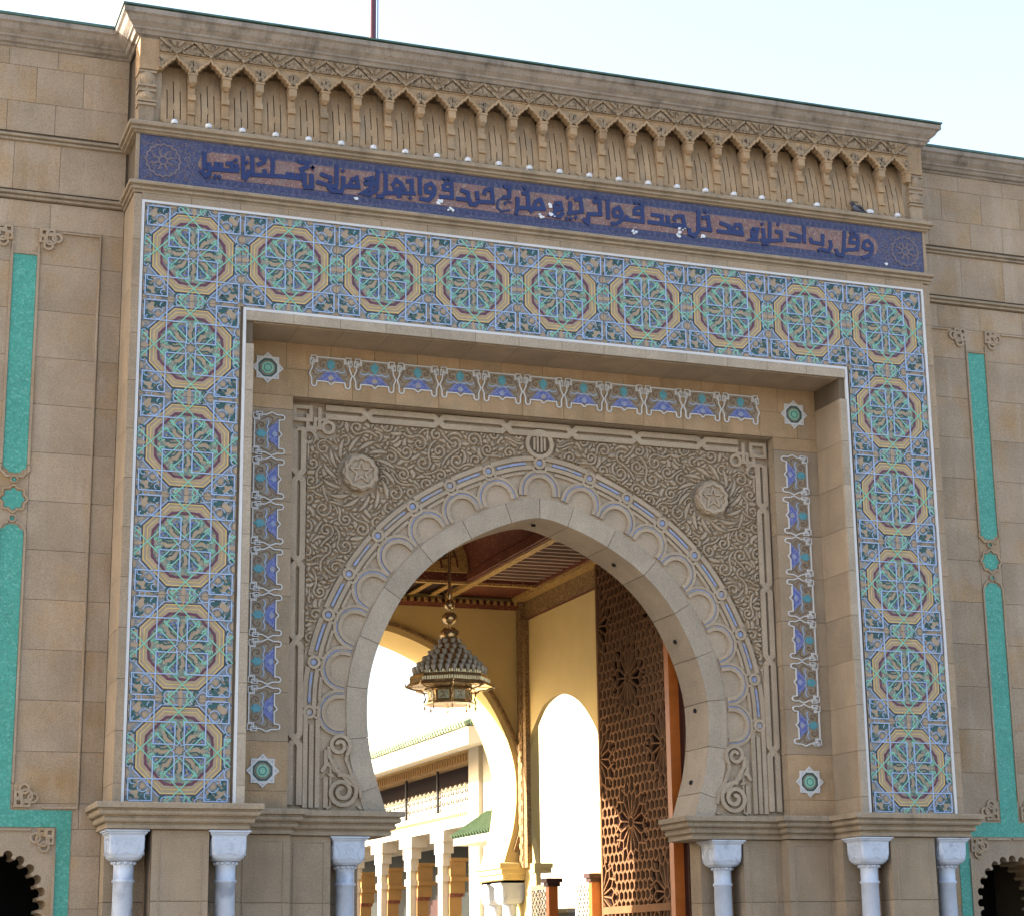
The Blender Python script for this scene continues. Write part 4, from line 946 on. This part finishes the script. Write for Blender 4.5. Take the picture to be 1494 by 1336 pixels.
# ================================================================= flagpole
Fp = Thing('flagpole', 'thin dark red flagpole standing on the roof behind the cornice', 'flagpole', (-2.09, 2.0, 3.18))
Fp.part('pole', MB().lathe(-2.09, 2.0, [(.055,3.18),(.055,6.5),(.045,9.8),(0,9.82)], 16), M['pole'], smooth=True)
Fp.part('pole_base', MB().lathe(-2.09, 2.0, [(0,3.18),(.14,3.18),(.14,3.24),(.08,3.30),(.056,3.31)], 16), M['black'])
Fp.part('halyard', MB().tube([(-2.015, 1.97, 3.3), (-2.02, 1.97, 9.7)], .008, 6), M['pole'])

# ================================================================= flanking walls
def wing(s):
    side = 'left' if s < 0 else 'right'
    T = Thing('flanking_wall', 'sandstone wall %s of the gate with turquoise tile strips and a scalloped dark window' % side, 'wall', (s*9.5, 1.0, -10.36), 'walls either side of the gate')
    X = lambda x: s*x
    def R_(x0, x1, z0, z1): return rect(min(X(x0), X(x1)), max(X(x0), X(x1)), z0, z1)
    wy = .75
    # window opening: scalloped round arch
    wc = (7.0, -7.98); sc_ = []
    nt_ = 17; a_lo = -.62
    for i in range(nt_):
        a = a_lo+(math.pi-2*a_lo)*i/(nt_-1); cx, cz = wc[0]+.555*math.cos(a), wc[1]+.555*math.sin(a)
        sc_ += [(cx+.058*math.cos(a+t), cz+.058*math.sin(a+t)) for t in (-2.0, -1.2, -.6, 0, .6, 1.2, 2.0)]
    xb = sc_[0][0]
    opening = [(xb-.02, -10.0)]+sc_+[(14-xb+.02, -10.0)]
    low = [(7.72, -7.135), (6.28, -7.135), (6.28, -10.36), (14-xb+.02, -10.36)]+opening[::-1]+[(xb-.02, -10.36), (7.72, -10.36)]
    T.part('window_surround', MB().prism([(X(x), z) for x, z in low], wy, 1.38), M['wing'])
    w = MB(); w.prism(R_(5.74, 14, -7.13, 3.15), .772, 1.40); w.prism(R_(5.74, 6.28, -10.36, -7.13), .772, 1.40); w.prism(R_(7.72, 14, -10.36, -7.13), .772, 1.40)
    w.box(min(X(6.1), X(7.9)), max(X(6.1), X(7.9)), 2.6, 2.7, -10.36, -7.0)
    for q in (6.1, 7.9): w.box(X(q)-.05, X(q)+.05, 1.38, 2.7, -10.36, -7.0)
    w.box(min(X(6.1), X(7.9)), max(X(6.1), X(7.9)), 1.38, 2.7, -7.05, -6.95)
    T.part('wall_core', w, M['joint'])
    T.part('window_void', MB().box(min(X(6.2), X(7.8)), max(X(6.2), X(7.8)), 2.45, 2.50, -10.3, -7.1), M['void'])  # near-black sheet, the room's darkness is put into its colour
    def blk(x0, x1, zs, w_, mt='wing'): courses(T, min(X(x0), X(x1)), max(X(x0), X(x1)), zs, wy, mt, w_)
    blk(5.775, 14, [2.87, 2.62, 2.12, 1.70], .66); blk(5.775, 14, [1.56, .91], .62); blk(5.775, 14, [.76, .40], .78)
    rows = [.40, -.07]+[-.07-.615*k for k in range(1, 12)]+[-7.135]
    for (x0, x1) in ((5.775, 6.045), (6.045, 6.82), (6.82, 7.18), (7.18, 7.955)): blk(x0, x1, rows, 1.2)
    blk(7.955, 14, rows, 1.3)
    rows = [-7.135]+[-.07-.615*k for k in range(12, 17)]+[-10.36]
    blk(5.775, 6.28, rows, 1); blk(7.72, 14, rows, 1.3)
    PWl = [(X(14), .75), (X(5.77), .75)] if s > 0 else [(-14, .75), (-5.77, .75)]
    sg_w = -1 if s > 0 else 1
    T.part('cornice', MB().sweep(PWl, [(0, 3.19), (.25, 3.185), (.25, 3.12), (.215, 3.10), (.18, 3.04), (.12, 2.99), (.12, 2.965), (.09, 2.95), (.07, 2.91), (.03, 2.90), (.02, 2.87), (0, 2.865)], sg_w), M['cornice'])
    T.part('green_tile_edge', MB().sweep(PWl, [(0, 3.235), (.265, 3.225), (.265, 3.19), (0, 3.188)], sg_w), M['green_cap'])
    T.part('upper_moulding', MB().sweep(PWl, [(-.02, 1.665), (.03, 1.66), (.05, 1.645), (.048, 1.62), (.012, 1.612), (.010, 1.60), (.036, 1.59), (.034, 1.568), (-.03, 1.555)], sg_w), M['string'])
    T.part('lower_moulding', MB().sweep(PWl, [(-.03, .88), (.04, .875), (.055, .86), (.052, .835), (.014, .828), (.012, .815), (.036, .806), (.034, .782), (-.02, .775)], sg_w), M['string'])
    # turquoise strips
    def strip(z0, z1, r0, r1):
        pts = []
        def end(zc_, up, rr):
            k = 1 if up else -1
            if not rr: return [(7.145, zc_), (6.855, zc_)] if up else [(6.855, zc_), (7.145, zc_)]
            q = [(7.145, zc_-k*.12), (7.13, zc_-k*.06), (7.09, zc_-k*.05), (7.07, zc_-k*.01), (7.03, zc_-k*.015), (7.0, zc_), (6.97, zc_-k*.015), (6.93, zc_-k*.01), (6.91, zc_-k*.05), (6.87, zc_-k*.06), (6.855, zc_-k*.12)]
            return q if up else q[::-1]
        return [(X(x), z) for x, z in end(z1, True, r1)+end(z0, False, r0)]
    outs = [strip(-2.82, .035, True, False), strip(-6.95, -3.46, False, True)]
    T.part('turquoise_strip', MB().prism(outs[0], wy-.006, .76), M['teal'])
    fr = [(X(x), z) for x, z in ((6.855,-3.58),(6.87,-3.52),(6.91,-3.51),(6.93,-3.47),(7.0,-3.46),(7.07,-3.47),(7.09,-3.51),(7.13,-3.52),(7.145,-3.58),(7.145,-6.915),(7.87,-6.915),(7.87,-10.3),(7.70,-10.3),(7.70,-7.115),(6.30,-7.115),(6.30,-10.3),(6.13,-10.3),(6.13,-6.915),(6.855,-6.915))]
    T.part('turquoise_frame', MB().prism(fr, wy-.006, .76), M['teal'])
    T.part('turquoise_rosette', MB().prism([(X(7.0+(.125+.014*math.cos(8*a))*math.cos(a)), -3.14+(.125+.014*math.cos(8*a))*math.sin(a)) for a in np.linspace(0, 2*math.pi, 49)[:-1]], wy-.006, .76), M['teal'])
    for z in (-2.895, -3.385): T.part('turquoise_dot', MB().prism(ngon(X(7.0), z, .025, 10), wy-.006, .76), M['teal'])
    # raised stone fillets round them
    b = MB(); yf_ = wy-.022
    def rib(pts, w_=.035, dy=0, closed=False): b.ribbon([(X(x), z) for x, z in pts], w_, yf_-dy, wy, closed=closed)
    rib([(6.835,-2.70),(6.835,.055),(7.165,.055),(7.165,-2.70)]); 
    rib([(6.835,-2.71),(6.82,-2.78),(6.87,-2.82),(6.90,-2.86),(6.955,-2.855)], .025, .002); rib([(7.165,-2.71),(7.18,-2.78),(7.13,-2.82),(7.10,-2.86),(7.045,-2.855)], .025, .002)
    rib(ngon(7.0, -2.895, .042, 12), .02, .004, True); rib(ngon(7.0, -3.385, .042, 12), .02, .004, True)
    rib([(7.0+(.158+.014*math.cos(8*a))*math.cos(a), -3.14+(.158+.014*math.cos(8*a))*math.sin(a)) for a in np.linspace(0, 2*math.pi, 49)[:-1]], .026, .001, True)
    for k in (-1, 1):
        rib([(7+k*.165,-6.60),(7+k*.165,-3.56),(7+k*.135,-3.49),(7+k*.10,-3.45),(7+k*.045,-3.43)], .03, .001)
        # panel fillets and the knots at their corners
        rib([(7+k*.46,.37),(7+k*.93,.37),(7+k*.93,-6.60),(7+k*.93,-6.885)], .022, .003); rib([(7+k*.93,-6.885),(7+k*.52,-6.885)], .03, .005)
        rib([(7+k*.165,.06),(7+k*.165,.16)], .025, .005)
        rib([(7+k*.40,-7.145),(7+k*.02,-7.145)], .03, .004); rib([(7+k*.685,-7.42),(7+k*.685,-10.3)], .03, .004)
        for (cx, cz, dx, dz) in ((7+k*.30, .27, -k, 1), (7+k*.32, -6.75, -k, -1), (7+k*.54, -7.26, k, 1)):
            for (u, v, r, nn_) in ((.08, .08, .055, 4), (0, 0, .075, 12), (-.085, .02, .055, 12), (.02, -.085, .055, 12), (.085, -.01, .05, 4), (-.01, .085, .05, 4)):
                rib(ngon(cx+dx*u, cz+dz*v, r, nn_, math.pi/4), .034, .006+.0012*abs(u*37+v*11+r*50) % .008, True)
    T.split('stone_fillet', b, M['wing'])
    return T
wing(-1); wing(1)

# ================================================================= passage hall behind the gate
Hl = Thing('passage_hall', 'yellow vaulted passage hall with painted timber ceiling seen through the arch', 'building', (0, 5.3, -10.36))
# side walls with arched openings
ya = [(8.17,-7.16),(8.44,-6.55),(8.57,-6.1),(8.62,-5.75),(8.57,-5.38),(8.40,-5.05),(8.12,-4.82),(7.75,-4.58),(7.38,-4.475),(7.05,-4.44),(6.72,-4.47),(6.33,-4.57),(5.95,-4.74),(5.55,-5.03),(5.30,-5.30),(5.18,-5.75),(5.25,-6.1),(5.4,-6.55),(5.65,-7.16)]
ya = catmull(ya, 4)
for s in (-1, 1):
    outl = [(1.66,-10.36),(1.66,-1.05),(8.72,-1.05),(8.72,-10.36),(8.17,-10.36)]+[(y_, z_+(.45 if s < 0 else 0)) for y_, z_ in ya]+[(5.65,-10.36)]  # unseen left opening is raised so sun falls on the gate leaf
    Hl.part('side_wall', MB().prism(outl, s*2.60, s*2.68, 'x'), M['yellow_wall'])
    Hl.part('wall_frieze', MB().prism(rect(1.66, 8.70, -2.95, -2.55), s*2.585, s*2.60, 'x'), M['hall_trim'])
    Hl.part('frieze_fillet', MB().prism(rect(1.66, 8.70, -2.975, -2.95), s*2.575, s*2.60, 'x').prism(rect(1.66, 8.70, -2.60, -2.55), s*2.56, s*2.585, 'x'), M['wood_red'])
    Hl.part('corner_pilaster', MB().box(min(s*2.50,s*2.58), max(s*2.50,s*2.58), 8.50, 8.70, -7.2, -2.62).box(min(s*2.52,s*2.598), max(s*2.52,s*2.598), 8.35, 8.50, -7.2, -2.96), M['hall_trim'])
    pc = MB()
    for k in range(20): pc.box(min(s*2.485,s*2.5), max(s*2.485,s*2.5), 8.53, 8.67, -7.1+k*.21, -7.0+k*.21)
    Hl.split('pilaster_carving', pc, M['hall_trim'])
    Hl.part('wall_impost', MB().sweep([(8.17, 0), (9.0, 0)], [(0, 0)]) if False else MB().box(min(s*2.56,s*2.9), max(s*2.56,s*2.9), 8.14, 8.34, -7.22, -7.14).box(min(s*2.57,s*2.88), max(s*2.57,s*2.88), 8.16, 8.33, -7.30, -7.22), M['yellow_wall'])
# back wall with the second horseshoe arch
HB = [(x*1.02, z-.30) for x, z in HC]; HBf = full(HB)
bw = [(-2.9,-10.36),(-2.9,-1.05),(2.9,-1.05),(2.9,-10.36),(2.62,-10.36),(2.62,-7.16)]+[(p[0], p[1]) for p in HBf[::-1]]+[(-2.62,-7.16),(-2.62,-10.36)]
Hl.part('back_wall', MB().prism(bw, 8.72, 9.95), M['yellow_wall'])
ob = [p for p in offs(HB, .13)]; Hl.part('arch_moulding', MB().ribbon(full([p for p in ob if p[1] > -6.95]), .07, 8.67, 8.72), M['hall_trim'])
PI_ = [(2.60, 8.72), (2.22, 8.72), (2.22, 9.96)]
ip = [(0,-7.10),(.10,-7.12),(.10,-7.20),(.06,-7.22),(.06,-7.29),(.02,-7.31),(.02,-7.38),(-.02,-7.40),(-.02,-7.46),(-.08,-7.48)]
for s in (-1, 1):
    path = [(s*x, y) for x, y in PI_]
    Hl.part('impost_moulding', MB().sweep(path if s > 0 else path, ip, -1 if s > 0 else 1), M['yellow_wall'])
    Hl.part('impost_block', MB().box(min(s*2.24,s*2.62), max(s*2.24,s*2.62), 8.74, 9.94, -7.455, -7.10), M['yellow_wall'])
    for y in (8.98, 9.70):
        p = Hl.part('jamb_column', shaft_m, loc=(s*2.42, y, -.262)); Hl.part('capital', cap_m, parent=p); Hl.part('abacus', ab_m, parent=p)
# ceiling
cl = MB(); cl.box(-2.86, 2.86, 1.6, 8.9, -1.15, -1.05)
Hl.part('ceiling_slab', cl, M['wood_dark'])
for s in (-1, 1):
    Hl.part('side_coffer_board', MB().box(min(s*1.27,s*2.4), max(s*1.27,s*2.4), 2.4, 7.30, -2.22, -2.18), M['wood_dark'])
    Hl.part('long_beam', MB().box(min(s*1.14,s*1.27), max(s*1.14,s*1.27), 1.66, 8.70, -2.62, -2.36), M['gold'])
    Hl.part('edge_beam', MB().box(min(s*2.38,s*2.598), max(s*2.38,s*2.598), 1.66, 8.70, -2.63, -2.36), M['gold'])
    Hl.part('beam_side', MB().box(min(s*1.10,s*1.14), max(s*1.10,s*1.14), 2.45, 7.15, -2.60, -2.36).box(min(s*1.272,s*1.32), max(s*1.272,s*1.32), 2.45, 7.28, -2.55, -2.37).box(min(s*2.33,s*2.378), max(s*2.33,s*2.378), 2.45, 7.28, -2.58, -2.37), M['wood_red'])
    for k in range(18):
        y = 2.55+.265*k
        Hl.part('ceiling_slat', MB().box(min(s*1.32,s*2.33), max(s*1.32,s*2.33), y, y+.075, -2.54, -2.46), M['slat'])
    Hl.part('end_coffer', MB().box(min(s*1.27,s*2.38), max(s*1.27,s*2.38), 7.42, 8.70, -2.56, -2.38), M['wood_red'])
    Hl.part('end_wall_cornice', MB().prism([(8.70, -2.62), (8.60, -2.62), (8.56, -2.70), (8.66, -2.74), (8.70, -2.76)], s*.0, s*2.55, 'x'), M['wood_red'])
for y0, y1 in ((7.30, 7.41), (2.30, 2.41)):
    Hl.part('cross_beam', MB().box(-2.38, 2.38, y0, y1, -2.606, -2.36), M['gold'])
    Hl.part('cross_beam_side', MB().box(-2.33, 2.33, y0-.05 if y0 > 5 else y1, y0 if y0 > 5 else y1+.05, -2.57, -2.37), M['wood_red'])
for k in range(6):
    x = -1.02+.38*k
    Hl.part('ceiling_bracket', MB().prism([(x-.05, -2.60), (x+.06, -2.60), (x+.16, -2.46), (x+.05, -2.46)], 7.46, 8.55), M['gold'])
Hl.part('middle_end_coffer', MB().box(-1.14, 1.14, 7.42, 8.70, -2.54, -2.40), M['wood_dark'])
# barrel vault over the middle bay
vt = MB(); n = 20; vv = []
for i in range(n+1):
    a = math.pi*i/n; x, z = 1.10*math.cos(a), -2.45+1.0*math.sin(a)
    vv += [(x, 2.42, z), (x, 7.16, z)]
vt.add(vv, [(2*i, 2*i+1, 2*i+3, 2*i+2) for i in range(n)])
Hl.part('painted_vault', vt, M['wood_red'], smooth=True)
for (ya_, yb_) in ((7.12, 7.16), (2.41, 2.45)):
    Hl.part('vault_lunette', MB().prism(arc(0, -2.45, 1.09, 0, math.pi, 18), ya_, yb_), M['gold'])
    lm = MB(); yy = (7.10, 7.12) if ya_ > 5 else (2.45, 2.47)
    for r in (.9, .62): lm.ribbon([(x, -2.45+(z+2.45)*.93) for x, z in arc(0, -2.45, r, .1, math.pi-.1, 16)], .03, *yy)
    for k in range(7): a = .3+k*.42; lm.ribbon([(.2*math.cos(a), -2.42+.2*math.sin(a)), (.86*math.cos(a), -2.42+.80*math.sin(a))], .025, yy[0]-.002*(k % 3+1), yy[1])
    Hl.part('lunette_carving', lm, M['wood_red'])
Hl.part('vault_rib', MB().box(-1.10, -1.06, 2.42, 7.14, -2.58, -2.44).box(1.06, 1.10, 2.42, 7.14, -2.58, -2.44), M['wood_red'])
# dentils along the top of the end wall
for k in range(40):
    x = -2.5+k*.1266
    Hl.part('dentil', MB().box(x-.03, x+.03, 8.55, 8.60, -2.70, -2.63), M['gold'])

# ================================================================= chandelier
Lx, Ly = 0.0, 4.85
Ch = Thing('chandelier', 'large brass lantern with tiers of grey glass cups hanging in the passage', 'chandelier', (Lx, Ly, -5.05))
Ch.part('rod', MB().lathe(Lx, Ly, [(.028,-1.46),(.028,-3.2),(.035,-3.22),(.045,-3.30),(.022,-3.34),(.018,-3.95)], 10), M['brass'], smooth=True)
Ch.part('brass_ball', MB().lathe(Lx, Ly, [(.02,-3.34),(.06,-3.37),(.088,-3.42),(.078,-3.47),(.03,-3.50)], 20), M['brass'], smooth=True)
Ch.part('brass_ball', MB().lathe(Lx, Ly, [(.02,-3.53),(.07,-3.55),(.115,-3.60),(.12,-3.65),(.09,-3.70),(.03,-3.73)], 22), M['brass'], smooth=True)
Ch.part('brass_dome', MB().lathe(Lx, Ly, [(.02,-3.77),(.08,-3.785),(.14,-3.84),(.152,-3.89),(.14,-3.94),(.12,-3.96)], 24), M['brass'], smooth=True)
NS = 8; a8 = math.pi/8+.16
def pring(r, z): return [(Lx+r*math.cos(a8+2*math.pi*i/NS), Ly+r*math.sin(a8+2*math.pi*i/NS), z) for i in range(NS)]
def loft(prof):
    mb = MB(); vs = []
    for r, z in prof: vs += pring(r, z)
    return mb.add(vs, [(j*NS+i, j*NS+(i+1) % NS, (j+1)*NS+(i+1) % NS, (j+1)*NS+i) for j in range(len(prof)-1) for i in range(NS)])
Ch.part('stepped_cone', loft([(.13,-3.95),(.17,-4.02),(.20,-4.04),(.25,-4.12),(.28,-4.14),(.33,-4.22),(.36,-4.24),(.42,-4.33),(.45,-4.35),(.51,-4.44),(.53,-4.455),(.58,-4.56),(.60,-4.62),(.66,-4.675),(.67,-4.70),(.60,-4.71),(.40,-4.72)]), M['brass'])
Ch.part('fretted_rim', loft([(.58,-4.53),(.605,-4.53),(.62,-4.58),(.59,-4.58)]), M['brass'])
tm = MB()
for i in range(96):
    a = 2*math.pi*i/96; rr = math.cos(math.pi/8)/math.cos(((a-a8) % (math.pi/4))-math.pi/8)
    for (r, z) in ((.56, -4.50), (.61, -4.60)): tm.box(Lx+r*rr*math.cos(a)-.009, Lx+r*rr*math.cos(a)+.009, Ly+r*rr*math.sin(a)-.009, Ly+r*rr*math.sin(a)+.009, z-.035, z+.02)
Ch.part('rim_cresting', tm, M['brass'], kind='stuff')
cup = MB().lathe(0, 0, [(0,-.055),(.018,-.05),(.024,-.02),(.036,.015),(.040,.05),(.034,.055),(.030,.03),(.0,.0)], 10).mesh('glass_cup', M['glass_cup'], True)
for (r, z, n_) in ((.155,-4.02,8),(.22,-4.11,12),(.30,-4.20,16),(.39,-4.29,20),(.475,-4.38,26),(.545,-4.46,32)):
    for i in range(n_):
        a = 2*math.pi*(i+.5*(n_ % 3))/n_; Ch.part('glass_cup', cup, loc=(Lx+r*math.cos(a), Ly+r*math.sin(a), z))
Ch.part('lantern_box', loft([(.36,-4.70),(.38,-4.74),(.345,-4.76),(.33,-4.90),(.36,-4.93),(.40,-4.945),(.40,-4.96),(.30,-4.965),(.0,-4.94)]), M['brass'])
for i in range(NS):
    a = a8+2*math.pi*(i+.5)/NS; rr = .345*math.cos(math.pi/8)
    pn = MB(); pn.prism(rect(-.085,.085,-4.895,-4.765), -rr-.012, -rr+.012)
    p = Ch.part('lamp_pane', pn, M['lamp_glass'], loc=(Lx, Ly, 0), rot=(0, 0, a+math.pi/2))
    gr = MB().ribbon([(-.04,-4.88),(0,-4.84),(.04,-4.88),(.0,-4.80),(-.04,-4.78)], .012, -rr-.02, -rr-.012).ribbon([(-.04,-4.80),(.04,-4.80)], .012, -rr-.022, -rr-.012)
    Ch.part('pane_grille', gr, M['brass'], parent=p)
    a2 = a8+2*math.pi*i/NS; dx, dy = Lx+.385*math.cos(a2), Ly+.385*math.sin(a2)
    Ch.part('pendant_drop', MB().lathe(dx, dy, [(0,-4.95),(.005,-4.96),(.005,-4.995),(.016,-5.01),(.018,-5.025),(.008,-5.045),(0,-5.05)], 8), M['brass'], smooth=True)
    bx, by = math.cos(a2), math.sin(a2)
    Ch.part('scroll_bracket', MB().tube([(Lx+bx*.66, Ly+by*.66, -4.70), (Lx+bx*.56, Ly+by*.56, -4.735), (Lx+bx*.44, Ly+by*.44, -4.75), (Lx+bx*.39, Ly+by*.39, -4.80), (Lx+bx*.37, Ly+by*.37, -4.88), (Lx+bx*.40, Ly+by*.40, -4.94)], .014, 6), M['brass'])
    Ch.part('corner_finial', MB().lathe(Lx+.672*bx, Ly+.672*by, [(0,-4.72),(.015,-4.71),(.018,-4.69),(.008,-4.67),(.012,-4.655),(0,-4.63)], 8), M['brass'])

# ================================================================= folding lattice screens in the side opening
for (y0, y1, lab) in ((7.30, 8.12, 'cream pierced lattice screen with a red capped post, farther one in the side opening'), (5.45, 5.75, 'cream pierced lattice screen with a red capped post, beside the big brown gate leaf')):
    T = Thing('lattice_screen', lab, 'screen', (2.5, (y0+y1)/2, -10.34), 'lattice screens in the side opening')
    fr = MB(); x = 2.5
    y1b = y1 if y1-y0 > .5 else y0+.66
    fr.prism(rect(y0, y0+.05, -10.34, -7.52), x-.02, x+.02, 'x'); fr.prism(rect(y1b-.05, y1b, -10.34, -7.52), x-.02, x+.02, 'x'); fr.prism(rect(y0+.05, y1b-.05, -7.60, -7.52), x-.02, x+.02, 'x')
    T.part('frame', fr, M['court_white'])
    lt = MB(); e = 0
    for i in range(22):
        for j in range(5):
            yy = y0+.05+(y1b-y0-.1)*(j+.5)/5; zz = -7.68-.125*i; w_ = (y1b-y0-.1)/10
            lt.ribbon([(yy-w_, zz), (yy, zz+.062), (yy+w_, zz), (yy, zz-.062)], .026, x-.014-.0007*((i+j) % 5), x+.014, closed=True, axis='x'); e += 1
    T.part('lattice', lt, M['court_white'], kind='stuff')
    T.part('post', MB().box(x-.06, x+.10, y0-.14, y0-.01, -10.34, -7.55), M['orange_wood'])
    T.part('post_cap', MB().box(x-.12, x+.16, y0-.20, y0+.05, -7.50, -7.43).box(x-.09, x+.13, y0-.17, y0+.02, -7.56, -7.50), M['door_red'])
B_ = Thing('grey_box', 'plain grey box with a pale top seen low between the lattice screens', 'booth', (3.6, 8.8, -10.36))  # added box standing for a grey door edge
B_.part('body', MB().box(3.2, 4.4, 8.2, 9.6, -10.36, -7.95), mat('box_grey', (.20,.21,.24), rough=.6)); B_.part('pale_top', MB().box(3.15, 4.45, 8.15, 9.65, -7.95, -7.88), M['court_white'])
B_.part('dark_opening', MB().box(3.5, 3.9, 8.18, 8.2, -10.3, -8.1), M['black'])

# ================================================================= courtyard wing seen through the passage
Cy = Thing('courtyard_building', 'sunlit white arcaded building with green tiled eaves beyond the passage', 'building', (6.5, 26, -10.36))
XF = 5.0; YE = 40
def bxx(x0, x1, y0, y1, z0, z1): return MB().box(x0, x1, y0, y1, z0, z1)
Cy.part('end_wall', MB().prism([(17.9,-10.36),(17.9,-3.98),(18.58,-3.98),(18.58,-10.36)], XF-.05, XF+4, 'x'), M['court_white'])
Cy.part('near_wall', bxx(XF+.05, XF+4, 9.9, 17.9, -10.36, -3.3), M['court_white'])
Cy.part('back_wall', bxx(XF+2.6, XF+2.8, 18.58, YE, -10.36, -4.0), M['green_arcade_shade'])
Cy.part('floor_slab', bxx(XF+.06, XF+2.6, 18.58, YE, -5.74, -5.50), M['court_white'])
Cy.part('lintel', bxx(XF-.04, XF+.3, 18.58, YE, -5.80, -5.62), M['court_white'])
Cy.part('rail_base', bxx(XF-.07, XF+.06, 18.58, YE, -5.62, -5.40), M['court_white'])
rb = MB()
for k in range(150): rb.box(XF-.085, XF-.07, 18.62+.14*k, 18.70+.14*k, -5.58, -5.50)
Cy.part('rail_dentils', rb, M['court_tan'], kind='stuff')
Cy.part('screen_back', bxx(XF+.90, XF+.94, 18.58, YE, -5.50, -4.10), M['wood_dark'])  # dark sheet, shade of the balcony recess put into its colour
sl_ = MB(); e = 0
for k in range(64):
    y = 18.62+.335*k
    for (z0, z1) in ((-5.40,-5.21),(-5.21,-5.02),(-5.02,-4.83)):
        a = .165
        sl_.ribbon([(y, z0), (y, z0+.10), (y+a, z1-.01), (y+2*a, z0+.10), (y+2*a, z0)], .045, XF+.03+.001*(e % 7), XF+.08, axis='x'); e += 1
        sl_.ribbon([(y+a, z0+.02), (y+a+.07, z0+.08), (y+a, z0+.14), (y+a-.07, z0+.08)], .035, XF+.028, XF+.08, axis='x', closed=True)
Cy.part('white_screen', sl_, M['court_white'], kind='stuff')
pw = MB()
for y in (20.88, 23.38, 25.9, 28.4, 30.9, 33.4): pw.tube([(XF-.03, y, -5.42), (XF-.03, y, -4.42)], .035, 8)
Cy.split('thin_post', pw, M['black'])
Cy.part('carved_frieze', bxx(XF-.02, XF+.2, 18.58, YE, -4.42, -4.17), M['hall_trim'])
fz = MB()
for k in range(110): fz.box(XF-.04, XF-.02, 18.62+.19*k, 18.73+.19*k, -4.36, -4.22)
Cy.part('frieze_carving', fz, M['court_tan'], kind='stuff')
Cy.part('frieze_moulding', bxx(XF-.06, XF+.2, 18.58, YE, -4.17, -4.10), M['gold'])
Cy.part('eave_soffit', MB().add([(x, y, z) for y in (15.2, YE) for x, z in ((XF-1.2,-4.39),(XF-1.2,-4.02),(XF+2.8,-3.9),(XF+2.8,-4.12),(XF+.0,-4.12))], [(0,1,2,3,4),(9,8,7,6,5)]+[(i,i+5,(i+1)%5+5,(i+1)%5) for i in range(5)]), M['court_white'])
rt = MB()
for k in range(136):
    y = 15.28+.18*k; rt.tube([(XF-1.28, y, -3.97), (XF+.4-max(0, 16.6-y)*1.0, y, -3.30-max(0, 16.6-y)*.4)], .06, 8)
ht = MB()
for k in range(8): ht.tube([(XF-1.1+.18*k, 15.15, -3.95), (XF-1.1+.18*k, 15.15+.165*k+.12, -3.95+.075*k)], .06, 8)
Cy.part('green_roof_tile', rt, M['roof_green'], kind='stuff'); Cy.split('hip_tile', ht, M['canopy_green'])  # sunlit slope paler, shaded hip darker: light put into the tile colours
Cy.part('roof_slope', MB().add([(XF-1.26,16.0,-4.0),(XF-1.26,YE,-4.0),(XF+.4,YE,-3.32),(XF+.4,16.7,-3.32)], [(0,1,2,3)]), M['roof_green'])
Cy.part('parapet', bxx(XF+.42, XF+2.8, 16.8, YE, -4.0, -2.88), M['court_white'])
# arcade piers: white faces turned to the sun, shade of the sides put into tan
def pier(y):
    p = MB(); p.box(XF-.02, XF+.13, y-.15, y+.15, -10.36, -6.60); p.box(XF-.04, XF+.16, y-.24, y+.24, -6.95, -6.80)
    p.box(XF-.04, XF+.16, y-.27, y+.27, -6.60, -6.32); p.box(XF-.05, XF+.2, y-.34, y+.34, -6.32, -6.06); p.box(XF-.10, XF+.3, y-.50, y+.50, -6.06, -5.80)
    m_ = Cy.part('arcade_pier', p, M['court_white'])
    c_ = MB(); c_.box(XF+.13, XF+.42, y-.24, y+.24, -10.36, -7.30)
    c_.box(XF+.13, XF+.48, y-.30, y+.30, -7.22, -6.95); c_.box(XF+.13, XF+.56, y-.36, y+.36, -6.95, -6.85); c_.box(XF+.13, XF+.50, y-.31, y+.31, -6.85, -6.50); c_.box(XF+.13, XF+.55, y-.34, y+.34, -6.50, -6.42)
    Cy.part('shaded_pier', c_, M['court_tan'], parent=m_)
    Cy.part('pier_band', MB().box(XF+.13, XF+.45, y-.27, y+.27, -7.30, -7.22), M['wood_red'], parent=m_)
for y in (20.75, 23.25, 25.75, 28.25, 30.75, 33.25): pier(y)
for k, y in enumerate((21.9, 24.4, 26.9, 29.4, 31.9)):
    Cy.part('arcade_door', bxx(XF+2.52, XF+2.6, y-.7, y+.7, -10.36, -7.1), M['door_red' if k % 2 else 'green_arcade_shade'])
# small green tiled canopy on the near wall
yC, zC = 15.2, -5.95
cn = MB().add([(XF-.75,yC,-6.16),(XF-.75,yC+2.5,-6.16),(XF+.05,yC+2.2,-5.62),(XF+.05,yC,-5.62),(XF+.05,yC+2.5,-6.16)], [(0,1,2,3),(1,4,2)])
Cy.part('canopy_slope', cn, M['canopy_green'])
ct = MB()
for k in range(14): ct.tube([(XF-.77, yC+.09+.18*k, -6.13), (XF+.02, yC+.09+.17*k, -5.59)], .045, 6)
Cy.split('canopy_tile', ct, M['canopy_green'])
Cy.part('canopy_soffit', bxx(XF-.72, XF+.05, yC, yC+2.46, -6.32, -6.17), M['court_white'])
